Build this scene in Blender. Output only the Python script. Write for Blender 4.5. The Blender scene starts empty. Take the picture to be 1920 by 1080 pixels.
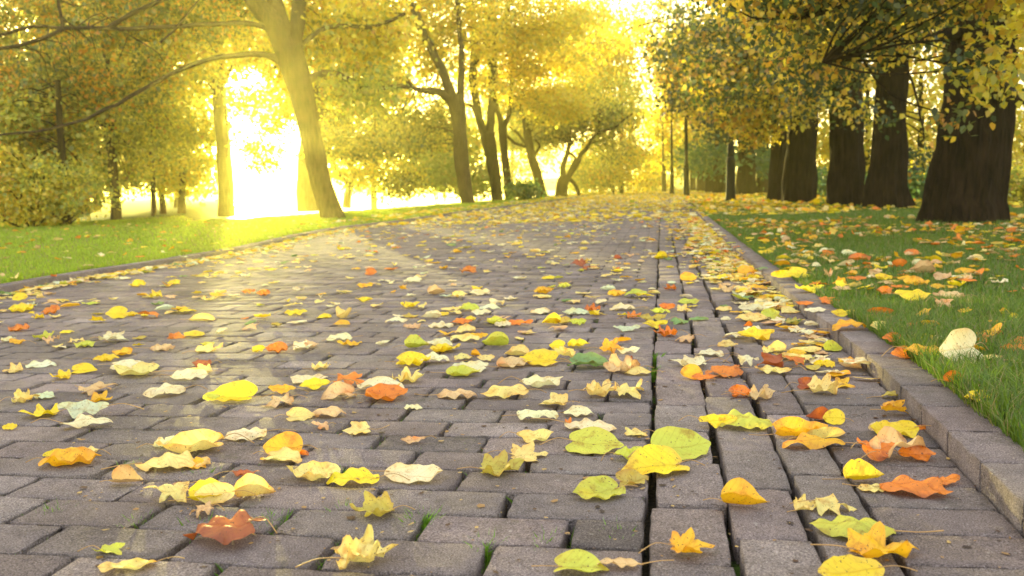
import bpy, math, random
import numpy as np
from mathutils import Vector, Matrix, noise as mnoise

C = bpy.context.scene.collection
SC = bpy.context.scene
R_ = math.radians
random.seed(7)

# ------------------------------------------------------------------ camera, sky, sun, exposure
FPX, W0, H0 = 1700.0, 1920.0, 1080.0
CAM_H, YAW, PITCH, ROLL = 0.46, R_(9.45), R_(6.31), R_(-1.43)
cam_d = bpy.data.cameras.new('camera'); cam = bpy.data.objects.new('camera', cam_d); C.objects.link(cam)
cam.location = (0, 0, CAM_H); cam.rotation_euler = (Matrix.Rotation(YAW, 3, 'Z') @ Matrix.Rotation(R_(90) - PITCH, 3, 'X') @ Matrix.Rotation(ROLL, 3, 'Z')).to_euler()
cam_d.sensor_width = 36; cam_d.lens = FPX / W0 * 36
cam_d.clip_start = 0.02; cam_d.clip_end = 2000
cam_d.dof.use_dof = True; cam_d.dof.focus_distance = 1.75; cam_d.dof.aperture_fstop = 7.5
SC.camera = cam

SUN_EL, SUN_PX = R_(3.3), 462
SUN_AZ = math.atan((SUN_PX - 960) / FPX) - YAW           # from +Y, positive to the right
SDIR = Vector((math.sin(SUN_AZ) * math.cos(SUN_EL), math.cos(SUN_AZ) * math.cos(SUN_EL), math.sin(SUN_EL)))
w = bpy.data.worlds.new('World'); SC.world = w; w.use_nodes = True
nt = w.node_tree; nt.nodes.clear()
out = nt.nodes.new('ShaderNodeOutputWorld'); bg = nt.nodes.new('ShaderNodeBackground')
sky = nt.nodes.new('ShaderNodeTexSky'); sky.sky_type = 'NISHITA'; sky.sun_disc = False
sky.sun_elevation = SUN_EL; sky.sun_rotation = SUN_AZ; sky.air_density = 1.0; sky.dust_density = 2.0; sky.ozone_density = 1.0
bg.inputs[1].default_value = 0.08
nt.links.new(sky.outputs[0], bg.inputs[0])
# warm aureole of the low sun in the sky itself
tc = nt.nodes.new('ShaderNodeTexCoord'); dot = nt.nodes.new('ShaderNodeVectorMath'); dot.operation = 'DOT_PRODUCT'
dot.inputs[1].default_value = SDIR
nt.links.new(tc.outputs['Generated'], dot.inputs[0])
def wm(op, a, b):
    n = nt.nodes.new('ShaderNodeMath'); n.operation = op
    for i, v in enumerate((a, b)):
        if isinstance(v, (int, float)): n.inputs[i].default_value = v
        else: nt.links.new(v, n.inputs[i])
    return n.outputs[0]
mx = wm('MAXIMUM', dot.outputs['Value'], 0.0)
glow = wm('ADD', wm('MULTIPLY', wm('POWER', mx, 90.0), 1.2), wm('MULTIPLY', wm('POWER', mx, 9.0), 0.7))
bg2 = nt.nodes.new('ShaderNodeBackground'); bg2.inputs[0].default_value = (1.0, 0.86, 0.26, 1)
nt.links.new(glow, bg2.inputs[1])
ad = nt.nodes.new('ShaderNodeAddShader')
# thin high cloud veil: pale even light over the whole sky
bg3 = nt.nodes.new('ShaderNodeBackground'); bg3.inputs[0].default_value = (0.96, 0.95, 1.0, 1); bg3.inputs[1].default_value = 0.21
ad2 = nt.nodes.new('ShaderNodeAddShader')
nt.links.new(bg.outputs[0], ad.inputs[0]); nt.links.new(bg2.outputs[0], ad.inputs[1])
nt.links.new(ad.outputs[0], ad2.inputs[0]); nt.links.new(bg3.outputs[0], ad2.inputs[1])
nt.links.new(ad2.outputs[0], out.inputs[0])
sd = bpy.data.lights.new('sun', 'SUN'); sun = bpy.data.objects.new('sun', sd); C.objects.link(sun)
sd.energy = 3.7; sd.angle = R_(0.5); sd.color = (1.0, 0.87, 0.28)
sun.rotation_euler = (-SDIR).to_track_quat('-Z', 'Y').to_euler()
SC.view_settings.view_transform = 'Standard'; SC.view_settings.look = 'None'
SC.view_settings.exposure = 2.72; SC.view_settings.gamma = 1.0; SC.view_settings.use_curve_mapping = False
cy = SC.cycles; cy.max_bounces = 7; cy.diffuse_bounces = 4; cy.transmission_bounces = 5; cy.volume_bounces = 0
cy.use_denoising = True
cy.sample_clamp_indirect = 6.0

# ------------------------------------------------------------------ helpers
CR = cam.rotation_euler.to_matrix()
def ray(px, py): return CR @ Vector(((px - W0/2) / FPX, -(py - H0/2) / FPX, -1.0))
def ground(px, py, z=0.0):
    d = ray(px, py); t = (z - CAM_H) / d.z; return Vector((d.x*t, d.y*t, z))
def at(px, py, Y):
    d = ray(px, py); t = Y / d.y; return Vector((d.x*t, Y, CAM_H + d.z*t))
CF = CR @ Vector((0, 0, -1))
def depth_of(p): return (p - Vector((0, 0, CAM_H))).dot(CF)

def tag(o, label=None, cat=None, group=None, kind=None):
    if label: o['label'] = label
    if cat: o['category'] = cat
    if group: o['group'] = group
    if kind: o['kind'] = kind
    return o
def link(name, me, m=None, parent=None, smooth=False):
    o = bpy.data.objects.new(name, me); C.objects.link(o)
    if m: me.materials.append(m)
    if parent: o.parent = parent
    if smooth: me.polygons.foreach_set('use_smooth', [True]*len(me.polygons))
    return o
def empty(name, loc=(0, 0, 0)):
    o = bpy.data.objects.new(name, None); C.objects.link(o); o.location = loc; o.empty_display_size = .1; return o
def np_mesh(name, V, Fq, cols=None, uv=None):
    """V (n,3); Fq list of (k, array (m,k)); cols (n,3) point colours."""
    me = bpy.data.meshes.new(name)
    V = np.asarray(V, np.float32)
    me.vertices.add(len(V)); me.vertices.foreach_set('co', V.ravel())
    if not isinstance(Fq, list): Fq = [Fq]
    loops = np.concatenate([f.ravel() for f in Fq]).astype(np.int32)
    starts, off = [], 0
    for f in Fq:
        m, k = f.shape; starts.append(off + np.arange(m)*k); off += m*k
    starts = np.concatenate(starts).astype(np.int32)
    me.loops.add(len(loops)); me.loops.foreach_set('vertex_index', loops)
    me.polygons.add(len(starts)); me.polygons.foreach_set('loop_start', starts)
    if cols is not None:
        a = me.color_attributes.new('Col', 'FLOAT_COLOR', 'POINT')
        c4 = np.ones((len(V), 4), np.float32); c4[:, :3] = cols; a.data.foreach_set('color', c4.ravel())
    if uv is not None:
        a = me.attributes.new('luv', 'FLOAT_VECTOR', 'POINT')
        u3 = np.zeros((len(V), 3), np.float32); u3[:, :2] = uv; a.data.foreach_set('vector', u3.ravel())
    me.update(calc_edges=True); me.validate()
    return me
class MB:
    def __init__(s): s.V = []; s.F = []
    def tube(s, pts, rad, n=10, cap=True, rough=0.0, seed=0.0, ridge=0.0, foot=0.0):
        base = len(s.V); pts = [Vector(p) for p in pts]
        prev = None
        for i, p in enumerate(pts):
            t = (pts[min(i+1, len(pts)-1)] - pts[max(i-1, 0)]).normalized()
            if prev is None:
                u = t.orthogonal().normalized()
            else:
                u = (prev - t*prev.dot(t)).normalized()
            prev = u; v = t.cross(u)
            for k in range(n):
                a = 2*math.pi*k/n; d = u*math.cos(a) + v*math.sin(a); r = rad[i]
                if rough: r *= 1 + rough*mnoise.noise(Vector((math.cos(a)*2+seed, math.sin(a)*2, p.z*1.6+seed)))
                if ridge: r *= 1 + ridge*(abs(mnoise.noise(Vector((math.cos(a)*9+seed, math.sin(a)*9, p.z*.9))))*2-.5)
                if foot: r *= 1 + .08*math.exp(-max(p.z, 0)/foot)*math.sin(5*a+seed+1.5*math.sin(a))
                s.V.append(p + d*r)
        for i in range(len(pts)-1):
            for k in range(n):
                a = base+i*n+k; b = base+i*n+(k+1) % n
                s.F.append((a, b, b+n, a+n))
        if cap:
            s.F.append(tuple(base+k for k in range(n))[::-1]); e = base+(len(pts)-1)*n
            s.F.append(tuple(e+k for k in range(n)))
    def lathe(s, prof, n=20, c=(0, 0, 0)):
        base = len(s.V)
        for r, z in prof:
            for k in range(n):
                a = 2*math.pi*k/n; s.V.append(Vector((c[0]+r*math.cos(a), c[1]+r*math.sin(a), c[2]+z)))
        for i in range(len(prof)-1):
            for k in range(n):
                a = base+i*n+k; b = base+i*n+(k+1) % n
                s.F.append((a, b, b+n, a+n))
        s.F.append(tuple(base+k for k in range(n))[::-1]); e = base+(len(prof)-1)*n
        s.F.append(tuple(e+k for k in range(n)))
    def mesh(s, name):
        me = bpy.data.meshes.new(name); me.from_pydata([tuple(v) for v in s.V], [], s.F); me.update(); return me
def smooth_path(pts, rads, k=4):
    P = [Vector(p) for p in pts]; o, r = [], []
    for i in range(len(P)-1):
        p0 = P[max(i-1, 0)]; p1 = P[i]; p2 = P[i+1]; p3 = P[min(i+2, len(P)-1)]
        for j in range(k):
            t = j/k; t2 = t*t; t3 = t2*t
            o.append(.5*((2*p1) + (p2-p0)*t + (2*p0-5*p1+4*p2-p3)*t2 + (3*p1-p0-3*p2+p3)*t3))
            r.append(rads[i]*(1-t) + rads[i+1]*t)
    o.append(P[-1]); r.append(rads[-1]); return o, r

# ------------------------------------------------------------------ materials
def mat(name):
    m = bpy.data.materials.new(name); m.use_nodes = True; n = m.node_tree; n.nodes.clear()
    o = n.nodes.new('ShaderNodeOutputMaterial'); return m, n, o
class NT:
    def __init__(s, n): s.n = n
    def node(s, t, **kw):
        x = s.n.nodes.new(t)
        for k, v in kw.items(): setattr(x, k, v)
        return x
    def l(s, a, b): s.n.links.new(a, b)
    def noise(s, vec, scale, detail=3, rough=.5):
        x = s.node('ShaderNodeTexNoise'); x.inputs['Scale'].default_value = scale; x.inputs['Detail'].default_value = detail; x.inputs['Roughness'].default_value = rough
        if vec is not None: s.l(vec, x.inputs['Vector'])
        return x.outputs['Fac']
    def ramp(s, fac, stops, interp='LINEAR'):
        x = s.node('ShaderNodeValToRGB'); x.color_ramp.interpolation = interp
        e = x.color_ramp.elements
        while len(e) < len(stops): e.new(.5)
        for i, (p, c) in enumerate(stops):
            e[i].position = p; e[i].color = (c if isinstance(c, tuple) else (c, c, c)) + (1,)
        s.l(fac, x.inputs[0]); return x.outputs[0]
    def mix(s, fac, a, b, mode='MIX'):
        x = s.node('ShaderNodeMix', data_type='RGBA', blend_type=mode)
        for i, v in ((0, fac), (6, a), (7, b)):
            if isinstance(v, (int, float)): x.inputs[i].default_value = v
            elif isinstance(v, tuple): x.inputs[i].default_value = v + (1,)
            else: s.l(v, x.inputs[i])
        return x.outputs[2]
    def math(s, op, a, b=0.0):
        x = s.node('ShaderNodeMath', operation=op)
        for i, v in enumerate((a, b)):
            if isinstance(v, (int, float)): x.inputs[i].default_value = v
            else: s.l(v, x.inputs[i])
        return x.outputs[0]
    def bump(s, h, strength, dist):
        x = s.node('ShaderNodeBump'); x.inputs['Strength'].default_value = strength; x.inputs['Distance'].default_value = dist
        s.l(h, x.inputs['Height']); return x.outputs[0]
    def pbsdf(s, col, rough=.8, spec=.3, normal=None):
        x = s.node('ShaderNodeBsdfPrincipled')
        if isinstance(col, tuple): x.inputs['Base Color'].default_value = col + (1,)
        else: s.l(col, x.inputs['Base Color'])
        if isinstance(rough, (int, float)): x.inputs['Roughness'].default_value = rough
        else: s.l(rough, x.inputs['Roughness'])
        x.inputs['Specular IOR Level'].default_value = spec
        if normal is not None: s.l(normal, x.inputs['Normal'])
        return x.outputs[0]
    def col(s): return s.node('ShaderNodeAttribute', attribute_name='Col').outputs['Color']
    def obj(s): return s.node('ShaderNodeNewGeometry').outputs['Position']

def m_brick():
    m, n, o = mat('paver_concrete'); s = NT(n); p = s.obj()
    big = s.noise(p, 5, 3); mid = s.noise(p, 38, 4, .6); fine = s.noise(p, 420, 3, .7); grit = s.noise(p, 420, 1)
    c = s.mix(s.ramp(big, [(.3, 0.0), (.7, 1.0)]), (.168, .137, .124), (.270, .222, .204))
    c = s.mix(s.ramp(mid, [(.42, 0.0), (.75, .55)]), c, (.115, .095, .09))
    c = s.mix(1.0, c, s.ramp(fine, [(.36, .45), (.64, 1.55)]), 'MULTIPLY')
    c = s.mix(s.ramp(grit, [(.70, 0.0), (.76, .85)]), c, (.46, .42, .40))
    spot = s.noise(p, 70, 2)
    c = s.mix(s.ramp(spot, [(.70, 0.0), (.74, .55)]), c, (.36, .34, .31))
    st = s.noise(p, 14, 5, .65)
    c = s.mix(s.ramp(st, [(.54, 0.0), (.68, .4)]), c, (.105, .085, .07))
    ms = s.noise(p, 7, 4, .7)
    c = s.mix(s.ramp(ms, [(.62, 0.0), (.72, .25)]), c, (.12, .13, .06))
    c = s.mix(1.0, c, s.col(), 'MULTIPLY')
    h = s.math('ADD', s.math('MULTIPLY', fine, .6), mid)
    s.l(s.pbsdf(c, .95, .06, s.bump(h, 1.0, .006)), o.inputs[0]); return m
def m_soil():
    m, n, o = mat('joint_soil'); s = NT(n); p = s.obj()
    a = s.noise(p, 9, 4, .6); b = s.noise(p, 140, 4, .7)
    c = s.mix(s.ramp(b, [(.35, 0.0), (.7, 1.0)]), (.012, .010, .007), (.06, .048, .034))
    g = s.mix(s.ramp(b, [(.3, 0.0), (.7, 1.0)]), (.035, .07, .012), (.12, .2, .03))
    c = s.mix(s.ramp(a, [(.56, 0.0), (.64, 1.0)]), c, g)
    s.l(s.pbsdf(c, .95, .1, s.bump(b, 1, .01)), o.inputs[0]); return m
def m_lawn():
    m, n, o = mat('lawn_soil'); s = NT(n); p = s.obj()
    a = s.noise(p, 1.3, 3); b = s.noise(p, 60, 4, .7)
    c = s.mix(s.ramp(b, [(.3, 0.0), (.7, 1.0)]), (.022, .045, .008), (.06, .12, .018))
    c = s.mix(s.ramp(a, [(.5, 0.0), (.7, .4)]), c, (.09, .1, .02))
    s.l(s.pbsdf(c, .95, .1, s.bump(b, 1, .02)), o.inputs[0]); return m
def m_leaf(name, transl=.5, veins=True, spec=.25, rough=.5):
    m, n, o = mat(name); s = NT(n); c = s.col(); p = s.obj()
    if veins:
        uv = s.node('ShaderNodeAttribute', attribute_name='luv').outputs['Vector']
        sp = s.node('ShaderNodeSeparateXYZ'); s.l(uv, sp.inputs[0])
        ay = s.math('ABSOLUTE', sp.outputs[1])
        q = s.math('SUBTRACT', sp.outputs[0], s.math('MULTIPLY', ay, .75))
        wv = s.math('SINE', s.math('MULTIPLY', q, 46.0))
        side = s.ramp(wv, [(.80, 0.0), (1.0, 1.0)])
        midr = s.ramp(ay, [(0.0, 1.0), (.025, 0.0)])
        vein = s.math('MAXIMUM', s.math('MULTIPLY', side, .45), midr)
        bl = s.noise(p, 55, 4, .6); sp2 = s.noise(p, 260, 2, .5); mo = s.noise(p, 22, 2)
        c = s.mix(s.ramp(mo, [(.35, 0.0), (.75, .35)]), c, s.mix(1.0, c, (.95, .78, .5), 'MULTIPLY'))
        c = s.mix(s.ramp(bl, [(.54, 0.0), (.70, .75)]), c, s.mix(1.0, c, (.66, .42, .22), 'MULTIPLY'))
        c = s.mix(s.ramp(sp2, [(.66, 0.0), (.70, .85)]), c, (.12, .045, .015))
        c = s.mix(s.math('MULTIPLY', vein, .55), c, s.mix(1.0, c, (.8, .62, .42), 'MULTIPLY'))
        nrm = s.bump(s.math('SUBTRACT', s.math('MULTIPLY', bl, .5), s.math('MULTIPLY', vein, .6)), .55, .003)
    else:
        nrm = None
    d = s.node('ShaderNodeBsdfDiffuse'); t = s.node('ShaderNodeBsdfTranslucent'); g = s.node('ShaderNodeBsdfGlossy')
    s.l(c, d.inputs[0]); s.l(c, t.inputs[0]); g.inputs['Roughness'].default_value = rough
    if nrm is not None:
        for x in (d, t, g): s.l(nrm, x.inputs['Normal'])
    m1 = s.node('ShaderNodeMixShader'); m1.inputs[0].default_value = transl; s.l(d.outputs[0], m1.inputs[1]); s.l(t.outputs[0], m1.inputs[2])
    m2 = s.node('ShaderNodeMixShader'); m2.inputs[0].default_value = .05*spec/.25; s.l(m1.outputs[0], m2.inputs[1]); s.l(g.outputs[0], m2.inputs[2])
    s.l(m2.outputs[0], o.inputs[0]); return m
def m_bark(name, a, b):
    m, n, o = mat(name); s = NT(n); p = s.obj()
    mp = s.node('ShaderNodeMapping'); mp.inputs['Scale'].default_value = (1, 1, .16); s.l(p, mp.inputs[0])
    f = s.noise(mp.outputs[0], 26, 5, .65); g = s.noise(p, 3, 2)
    c = s.mix(s.ramp(f, [(.35, 0.0), (.68, 1.0)]), a, b)
    c = s.mix(s.ramp(g, [(.5, 0.0), (.8, .5)]), c, tuple(v*1.35 for v in b))
    s.l(s.pbsdf(c, .92, .15, s.bump(f, 1, .05)), o.inputs[0]); return m
def m_simple(name, col, rough=.5, spec=.4, metal=0.0, bump=None):
    m, n, o = mat(name); s = NT(n)
    nz = s.noise(s.obj(), 30, 3); c = s.mix(s.ramp(nz, [(.3, 0.0), (.7, 1.0)]), tuple(v*.8 for v in col), tuple(v*1.2 for v in col))
    x = s.pbsdf(c, rough, spec); n.nodes[-1].inputs['Metallic'].default_value = metal
    s.l(x, o.inputs[0]); return m
def m_water():
    m, n, o = mat('lake_water'); s = NT(n)
    nz = s.noise(s.obj(), 2.5, 3)
    s.l(s.pbsdf((.03, .045, .045), .12, .8, s.bump(nz, .35, .1)), o.inputs[0]); return m
BRICK, SOIL, LAWN, WATER = m_brick(), m_soil(), m_lawn(), m_water()
LEAF = m_leaf('fallen_leaf_blade', .30); LITTER = m_leaf('leaf_litter', .30, True)
CROWN = m_leaf('crown_foliage', .64, False, .25, .45); GRASS = m_leaf('grass_blades', .58, False, .2, .5)
STALK = m_simple('leaf_stalk', (.45, .26, .09), .6)
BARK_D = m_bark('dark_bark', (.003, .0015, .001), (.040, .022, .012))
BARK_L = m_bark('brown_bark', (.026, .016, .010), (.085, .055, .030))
IRON = m_simple('painted_iron', (.008, .009, .010), .75, .15)
GLASS = m_simple('lantern_glass', (.5, .5, .45), .2, .5)

# ------------------------------------------------------------------ path layout
LK_px = [(-700, 700), (-300, 612), (0, 553), (160, 522), (330, 495), (450, 474), (560, 447), (640, 431), (760, 417.5), (860, 401), (960, 388), (1050, 376)]
LK = [ground(*p) for p in LK_px]
lky = [p.y for p in LK]; lkx = [p.x for p in LK]
lky = [-3, 0.5] + lky + [90]; lkx = [lkx[0], lkx[0]] + lkx + [lkx[-1]-.4]
def left_x(Y): return float(np.interp(Y, lky, lkx))
RK_px = [(1920, 1000), (1647, 713), (1563, 637), (1480, 567), (1377, 473), (1303, 400)]
RK = [ground(*p) for p in RK_px]
rky = [-3, .6] + [p.y for p in RK] + [90]; rkx = [.485, .485] + [p.x for p in RK] + [RK[-1].x+.1]
def right_x(Y): return float(np.interp(Y, rky, rkx))
print('LEFT', [(round(a, 2), round(b, 2)) for a, b in zip(lky, lkx)])
print('RIGHT', [(round(a, 2), round(b, 2)) for a, b in zip(rky, rkx)])
KERB_TOP, KERB_W, LAWN_Z = .038, .088, .030
SHORE_Y = [-20, 0, 8, 10, 13, 16, 21, 31, 60, 300]; SHORE_X = [-16, -14, -11, -9.2, -7.5, -6.9, -6.3, -5.6, -5.4, -5.4]
def lawn_z(x, Y):
    z = LAWN_Z
    if x < 0:
        xb = float(np.interp(Y, SHORE_Y, SHORE_X))
        d = xb - x                                    # metres beyond the shore line
        e = x + .50*max(Y, 1e-3)                       # >0 inside the open wedge of lake
        f = min(max(d/1.6, 0), 1); g = min(max((e+1.0)/1.5, 0), 1)
        z -= .9*f*f*(3-2*f)*g
    return z
# ------------------------------------------------------------------ ground sheets
def grid_mesh(name, X, Y, Z):
    nr, nc = X.shape; V = np.stack([X, Y, Z], -1).reshape(-1, 3)
    i = np.arange(nr-1)[:, None]*nc + np.arange(nc-1)[None, :]
    F = np.stack([i, i+1, i+nc+1, i+nc], -1).reshape(-1, 4)
    return np_mesh(name, V, F)
ys = np.concatenate([np.arange(-3, 6, .12), np.arange(6, 20, .3), np.arange(20, 60, 1.2), np.array([60, 75, 90, 120, 200, 320, 600])])
off = np.array([0, .03, .1, .25, .5, 1, 1.5, 2, 2.5, 3, 3.5, 4, 4.5, 5, 5.5, 6, 7, 8, 10, 12, 14, 17, 20, 25, 32, 45, 70, 120, 250, 600.])
def lawn(side):
    X = np.zeros((len(ys), len(off))); Y = X.copy(); Z = X.copy()
    for i, y in enumerate(ys):
        for j, q in enumerate(off):
            x = (left_x(y) - KERB_W + .02 - q) if side < 0 else (right_x(y) + KERB_W - .02 + q)
            X[i, j] = x; Y[i, j] = y
            Z[i, j] = lawn_z(x, y) + (.012*mnoise.noise(Vector((x*1.5, y*1.5, 0))) if q > .1 else 0)
    me = grid_mesh('lawn', X, Y, Z)
    if side < 0: me.flip_normals()
    return tag(link('lawn', me, LAWN, smooth=True), kind='structure')
lawn(-1); lawn(1)
X, Y = np.meshgrid(np.array([-700., -60, 60, 700]), np.array([-60., 0, 100, 900]))
tag(link('ground', grid_mesh('ground', X, Y, X*0 - 1.6), LAWN), kind='structure')
X, Y = np.meshgrid(np.array([-600., -100, -4.2]), np.array([5., 40, 100, 700]))
tag(link('water', grid_mesh('water', X, Y, X*0 - .42), WATER), kind='structure')
sy = np.arange(-3, 92, .5); X = np.stack([[left_x(y)-.06, -1.5, 0, right_x(y)+.06] for y in sy]); Y = np.repeat(sy[:, None], 4, 1)
tag(link('path_bed', grid_mesh('path_bed', X, Y, X*0 - .036), SOIL), kind='structure')
# low far shore hill
hx = np.linspace(-420, 40, 60); hp = []
HX = np.stack([hx, hx, hx]); HY = np.stack([hx*0+230, hx*0+270, hx*0+330])
hh = np.array([4.0 + 3.0*mnoise.noise(Vector((x*.012, 3, 0))) + .8*mnoise.noise(Vector((x*.06, 7, 0))) for x in hx])
HZ = np.stack([hx*0-.6, hh*.8, hh])
tag(link('hills', grid_mesh('hills', HX, HY, HZ), m_simple('hill_wood', (.10, .10, .05), .9, .1), smooth=True), kind='structure')

# ------------------------------------------------------------------ pavers
def brick_template(us, vs, zs_edge):
    """us, vs: (pos, level) lists; level indexes zs_edge (skirt .. top)."""
    nu, nv = len(us), len(vs)
    P = np.zeros((nu*nv, 3)); lev = np.zeros(nu*nv, int)
    for i, (u, lu) in enumerate(us):
        for j, (v, lv) in enumerate(vs):
            P[i*nv+j] = (u, v, 0); lev[i*nv+j] = min(lu, lv)
    i = (np.arange(nu-1)[:, None]*nv + np.arange(nv-1)[None, :])
    F = np.stack([i, i+nv, i+nv+1, i+1], -1).reshape(-1, 4)
    P[:, 2] = np.array(zs_edge)[lev]
    return P, F
e1 = [(-1, 0), (-1, 1), (-.992, 2), (-.972, 3)]
inner = [(-.7, 3), (-.45, 3), (-.2, 3), (.05, 3), (.3, 3), (.55, 3), (.75, 3)]
hi = e1 + inner + [(-a, b) for a, b in e1[::-1]]
hj = [(-1, 0), (-1, 1), (-.985, 2), (-.95, 3), (-.5, 3), (-.1, 3), (.3, 3), (.6, 3)] + [(.95, 3), (.985, 2), (1, 1), (1, 0)]
T_HI = brick_template(hi, hj, [-.05, -.0032, -.0009, 0])
lo = [(-1, 0), (-1, 1), (-.98, 2), (.98, 2), (1, 1), (1, 0)]
lj = [(-1, 0), (-1, 1), (-.96, 2), (.96, 2), (1, 1), (1, 0)]
T_LO = brick_template(lo, lj, [-.05, -.003, 0])
rb = np.random.default_rng(11)
def build_bricks(name, specs, tmpl, detail, mat_, level=0.0, cut=.0022):
    P, F = tmpl; n = len(P); Vs, Fs, Cs = [], [], []
    for k, (cx, cy, hl, hw, ang, zt) in enumerate(specs):
        V = P.copy(); V[:, 0] *= hl; V[:, 1] *= hw
        if detail:
            # rounded corners and ragged worn edges
            cu = np.abs(P[:, 0]); cv = np.abs(P[:, 1]); m = np.clip((cu-.9)/.1, 0, 1)*np.clip((cv-.85)/.15, 0, 1)
            V[:, 0] -= np.sign(P[:, 0])*m*cut*rb.uniform(.5, 1.8); V[:, 1] -= np.sign(P[:, 1])*m*cut*rb.uniform(.5, 1.8)
            ed = np.clip((np.maximum(cu, cv)-.9)/.1, 0, 1)
            V[:, 0] += rb.normal(0, .0009, n)*ed; V[:, 1] += rb.normal(0, .0009, n)*ed
            V[:, 2] += rb.normal(0, .0009, n)*ed*(P[:, 2] > -.03) + rb.normal(0, .00025, n)
        tx, ty = rb.normal(0, .0032, 2)
        V[:, 2] += V[:, 0]*tx + V[:, 1]*ty*1.4 + zt + level
        c, s = math.cos(ang), math.sin(ang)
        x = V[:, 0]*c - V[:, 1]*s + cx; y = V[:, 0]*s + V[:, 1]*c + cy
        Vs.append(np.stack([x, y, V[:, 2]], -1)); Fs.append(F + k*n)
        sh = rb.normal(1.0, .12); Cs.append(np.tile([sh*rb.uniform(.98, 1.04), sh, sh*rb.uniform(.97, 1.03)], (n, 1)))
    me = np_mesh(name, np.concatenate(Vs), np.concatenate(Fs), np.concatenate(Cs))
    return me
SH = -.010
near_s, far_s = [], []
def put(cx, cy, hl, hw, ang=0.0):
    s = (cx, cy, hl, hw, ang + rb.normal(0, .004), rb.normal(0, .0008))
    (near_s if cy < 3.4 else far_s).append(s)
JX = ground(1210, 977).x
PIT = .1008
yr = ground(1190, 977).y; row, y = (1 if int((yr-.5)/PIT) % 2 else 0), yr - int((yr-.5)/PIT)*PIT + PIT/2
joints = []
while y < 42:
    x = JX + rb.uniform(-.004, .002)
    xl = left_x(y) - .05
    first = True
    stepx = (1 if row % 2 == 0 else 0)
    while x > xl:
        L = .191 if (not first or stepx) else .092
        L += rb.normal(0, .0012)
        gap = abs(rb.normal(.006, .004)) + .004
        cx = x - L/2
        put(cx, y + SH*cx, L/2, .0486 + rb.normal(0, .0004), SH)
        joints.append((x - L - gap/2, y + SH*(x-L), gap))
        x -= L + gap; first = False
    y += PIT + rb.normal(0, .0006)
    row += 1
# lengthwise columns and the cross strip by the right kerb
for px0, px1, pyb in ((1224, 1350, 945), (1358, 1474, 915), (1490, 1592, 892)):
    x0, x1 = ground(px0, 900).x, ground(px1, 900).x; yb_ = ground(px0, pyb).y; y = yb_ - int((yb_-.45)/.1985)*.1985; print('col', x0, x1)
    while y < 42:
        L = .1965 + rb.normal(0, .001)
        dx = rb.normal(0, .0035)
        k = (x0+x1)/2 + dx + (.0 if y < 4 else 0)
        put(k, y + L/2, L/2, 0, R_(90)) if 0 else near_s.append((k, y+L/2, L/2, (x1-x0)/2-.001, R_(90)+rb.normal(0, .012), rb.normal(0, .0015))) if y < 3.4 else far_s.append((k, y+L/2, L/2, (x1-x0)/2-.001, R_(90)+rb.normal(0, .008), rb.normal(0, .0012)))
        y += .1985 + rb.normal(0, .0008)
y = .55
while y < 42:
    a, b = ground(1597, 900).x, right_x(y) - .004
    put((a+b)/2, y, (b-a)/2, .0488, 0)
    y += .1004
m1 = link('path', build_bricks('path', near_s, T_HI, True, BRICK), BRICK, smooth=False); tag(m1, kind='structure')
m2 = link('path', build_bricks('path', far_s, T_LO, False, BRICK), BRICK); tag(m2, kind='structure')
print('JX', JX, 'bricks', len(near_s), len(far_s))
# ------------------------------------------------------------------ kerbs
def kerb(side):
    sp_n, sp_f = [], []
    fx = left_x if side < 0 else right_x
    y = .35
    while y < 42:
        L = .174 if side > 0 else .30
        x0, x1 = fx(y), fx(y+L); ang = math.atan2(L, x1-x0)
        ln = math.hypot(L, x1-x0)
        cx = (x0+x1)/2 + side*(KERB_W/2); cy_ = y + L/2
        (sp_n if y < (3.4 if side > 0 else 0) else sp_f).append((cx, cy_, ln/2-.0007, KERB_W/2, ang + rb.normal(0, .003), rb.normal(0, .0008)))
        y += L + .0015
    Th = (T_HI[0].copy(), T_HI[1]); Th[0][:, 2] = np.where(T_HI[0][:, 2] < -.03, -.07, T_HI[0][:, 2]*.9)
    Tl = (T_LO[0].copy(), T_LO[1]); Tl[0][:, 2] = np.where(T_LO[0][:, 2] < -.03, -.07, T_LO[0][:, 2])
    top = KERB_TOP if side > 0 else .040
    if sp_n: tag(link('kerb', build_bricks('kerb', sp_n, Th, True, BRICK, top, .0005), BRICK), kind='structure')
    tag(link('kerb', build_bricks('kerb', sp_f, Tl, False, BRICK, top), BRICK), kind='structure')
kerb(-1); kerb(1)
# ------------------------------------------------------------------ moss tufts in the joints
V, F, K = [], [], []
rm = np.random.default_rng(5)
cand = [j for j in joints if j[1] < 5.5]
def tuft(cx, cy, r, n, h):
    for _ in range(n):
        a = rm.uniform(0, 6.28); q = r*math.sqrt(rm.uniform()); x = cx + q*math.cos(a)*.5; y = cy + q*math.sin(a)
        b = len(V); hh = h*rm.uniform(.5, 1.2); wd = rm.uniform(.0006, .0013); la = rm.uniform(0, 6.28); ln = hh*rm.uniform(.2, .9)
        t = rm.uniform(0, 6.28); dx, dy = wd*math.cos(t), wd*math.sin(t)
        V.extend([(x-dx, y-dy, -.03), (x+dx, y+dy, -.03), (x+math.cos(la)*ln*.4+dx, y+math.sin(la)*ln*.4+dy, -.032+hh*.6), (x+math.cos(la)*ln, y+math.sin(la)*ln, -.032+hh), (x+math.cos(la)*ln*.4-dx, y+math.sin(la)*ln*.4-dy, -.032+hh*.6)])
        F.append((b, b+1, b+2, b+3, b+4)); c = rm.uniform(.7, 1.3); K.extend([(.17*c, .36*c, .02*c)]*5)
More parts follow.
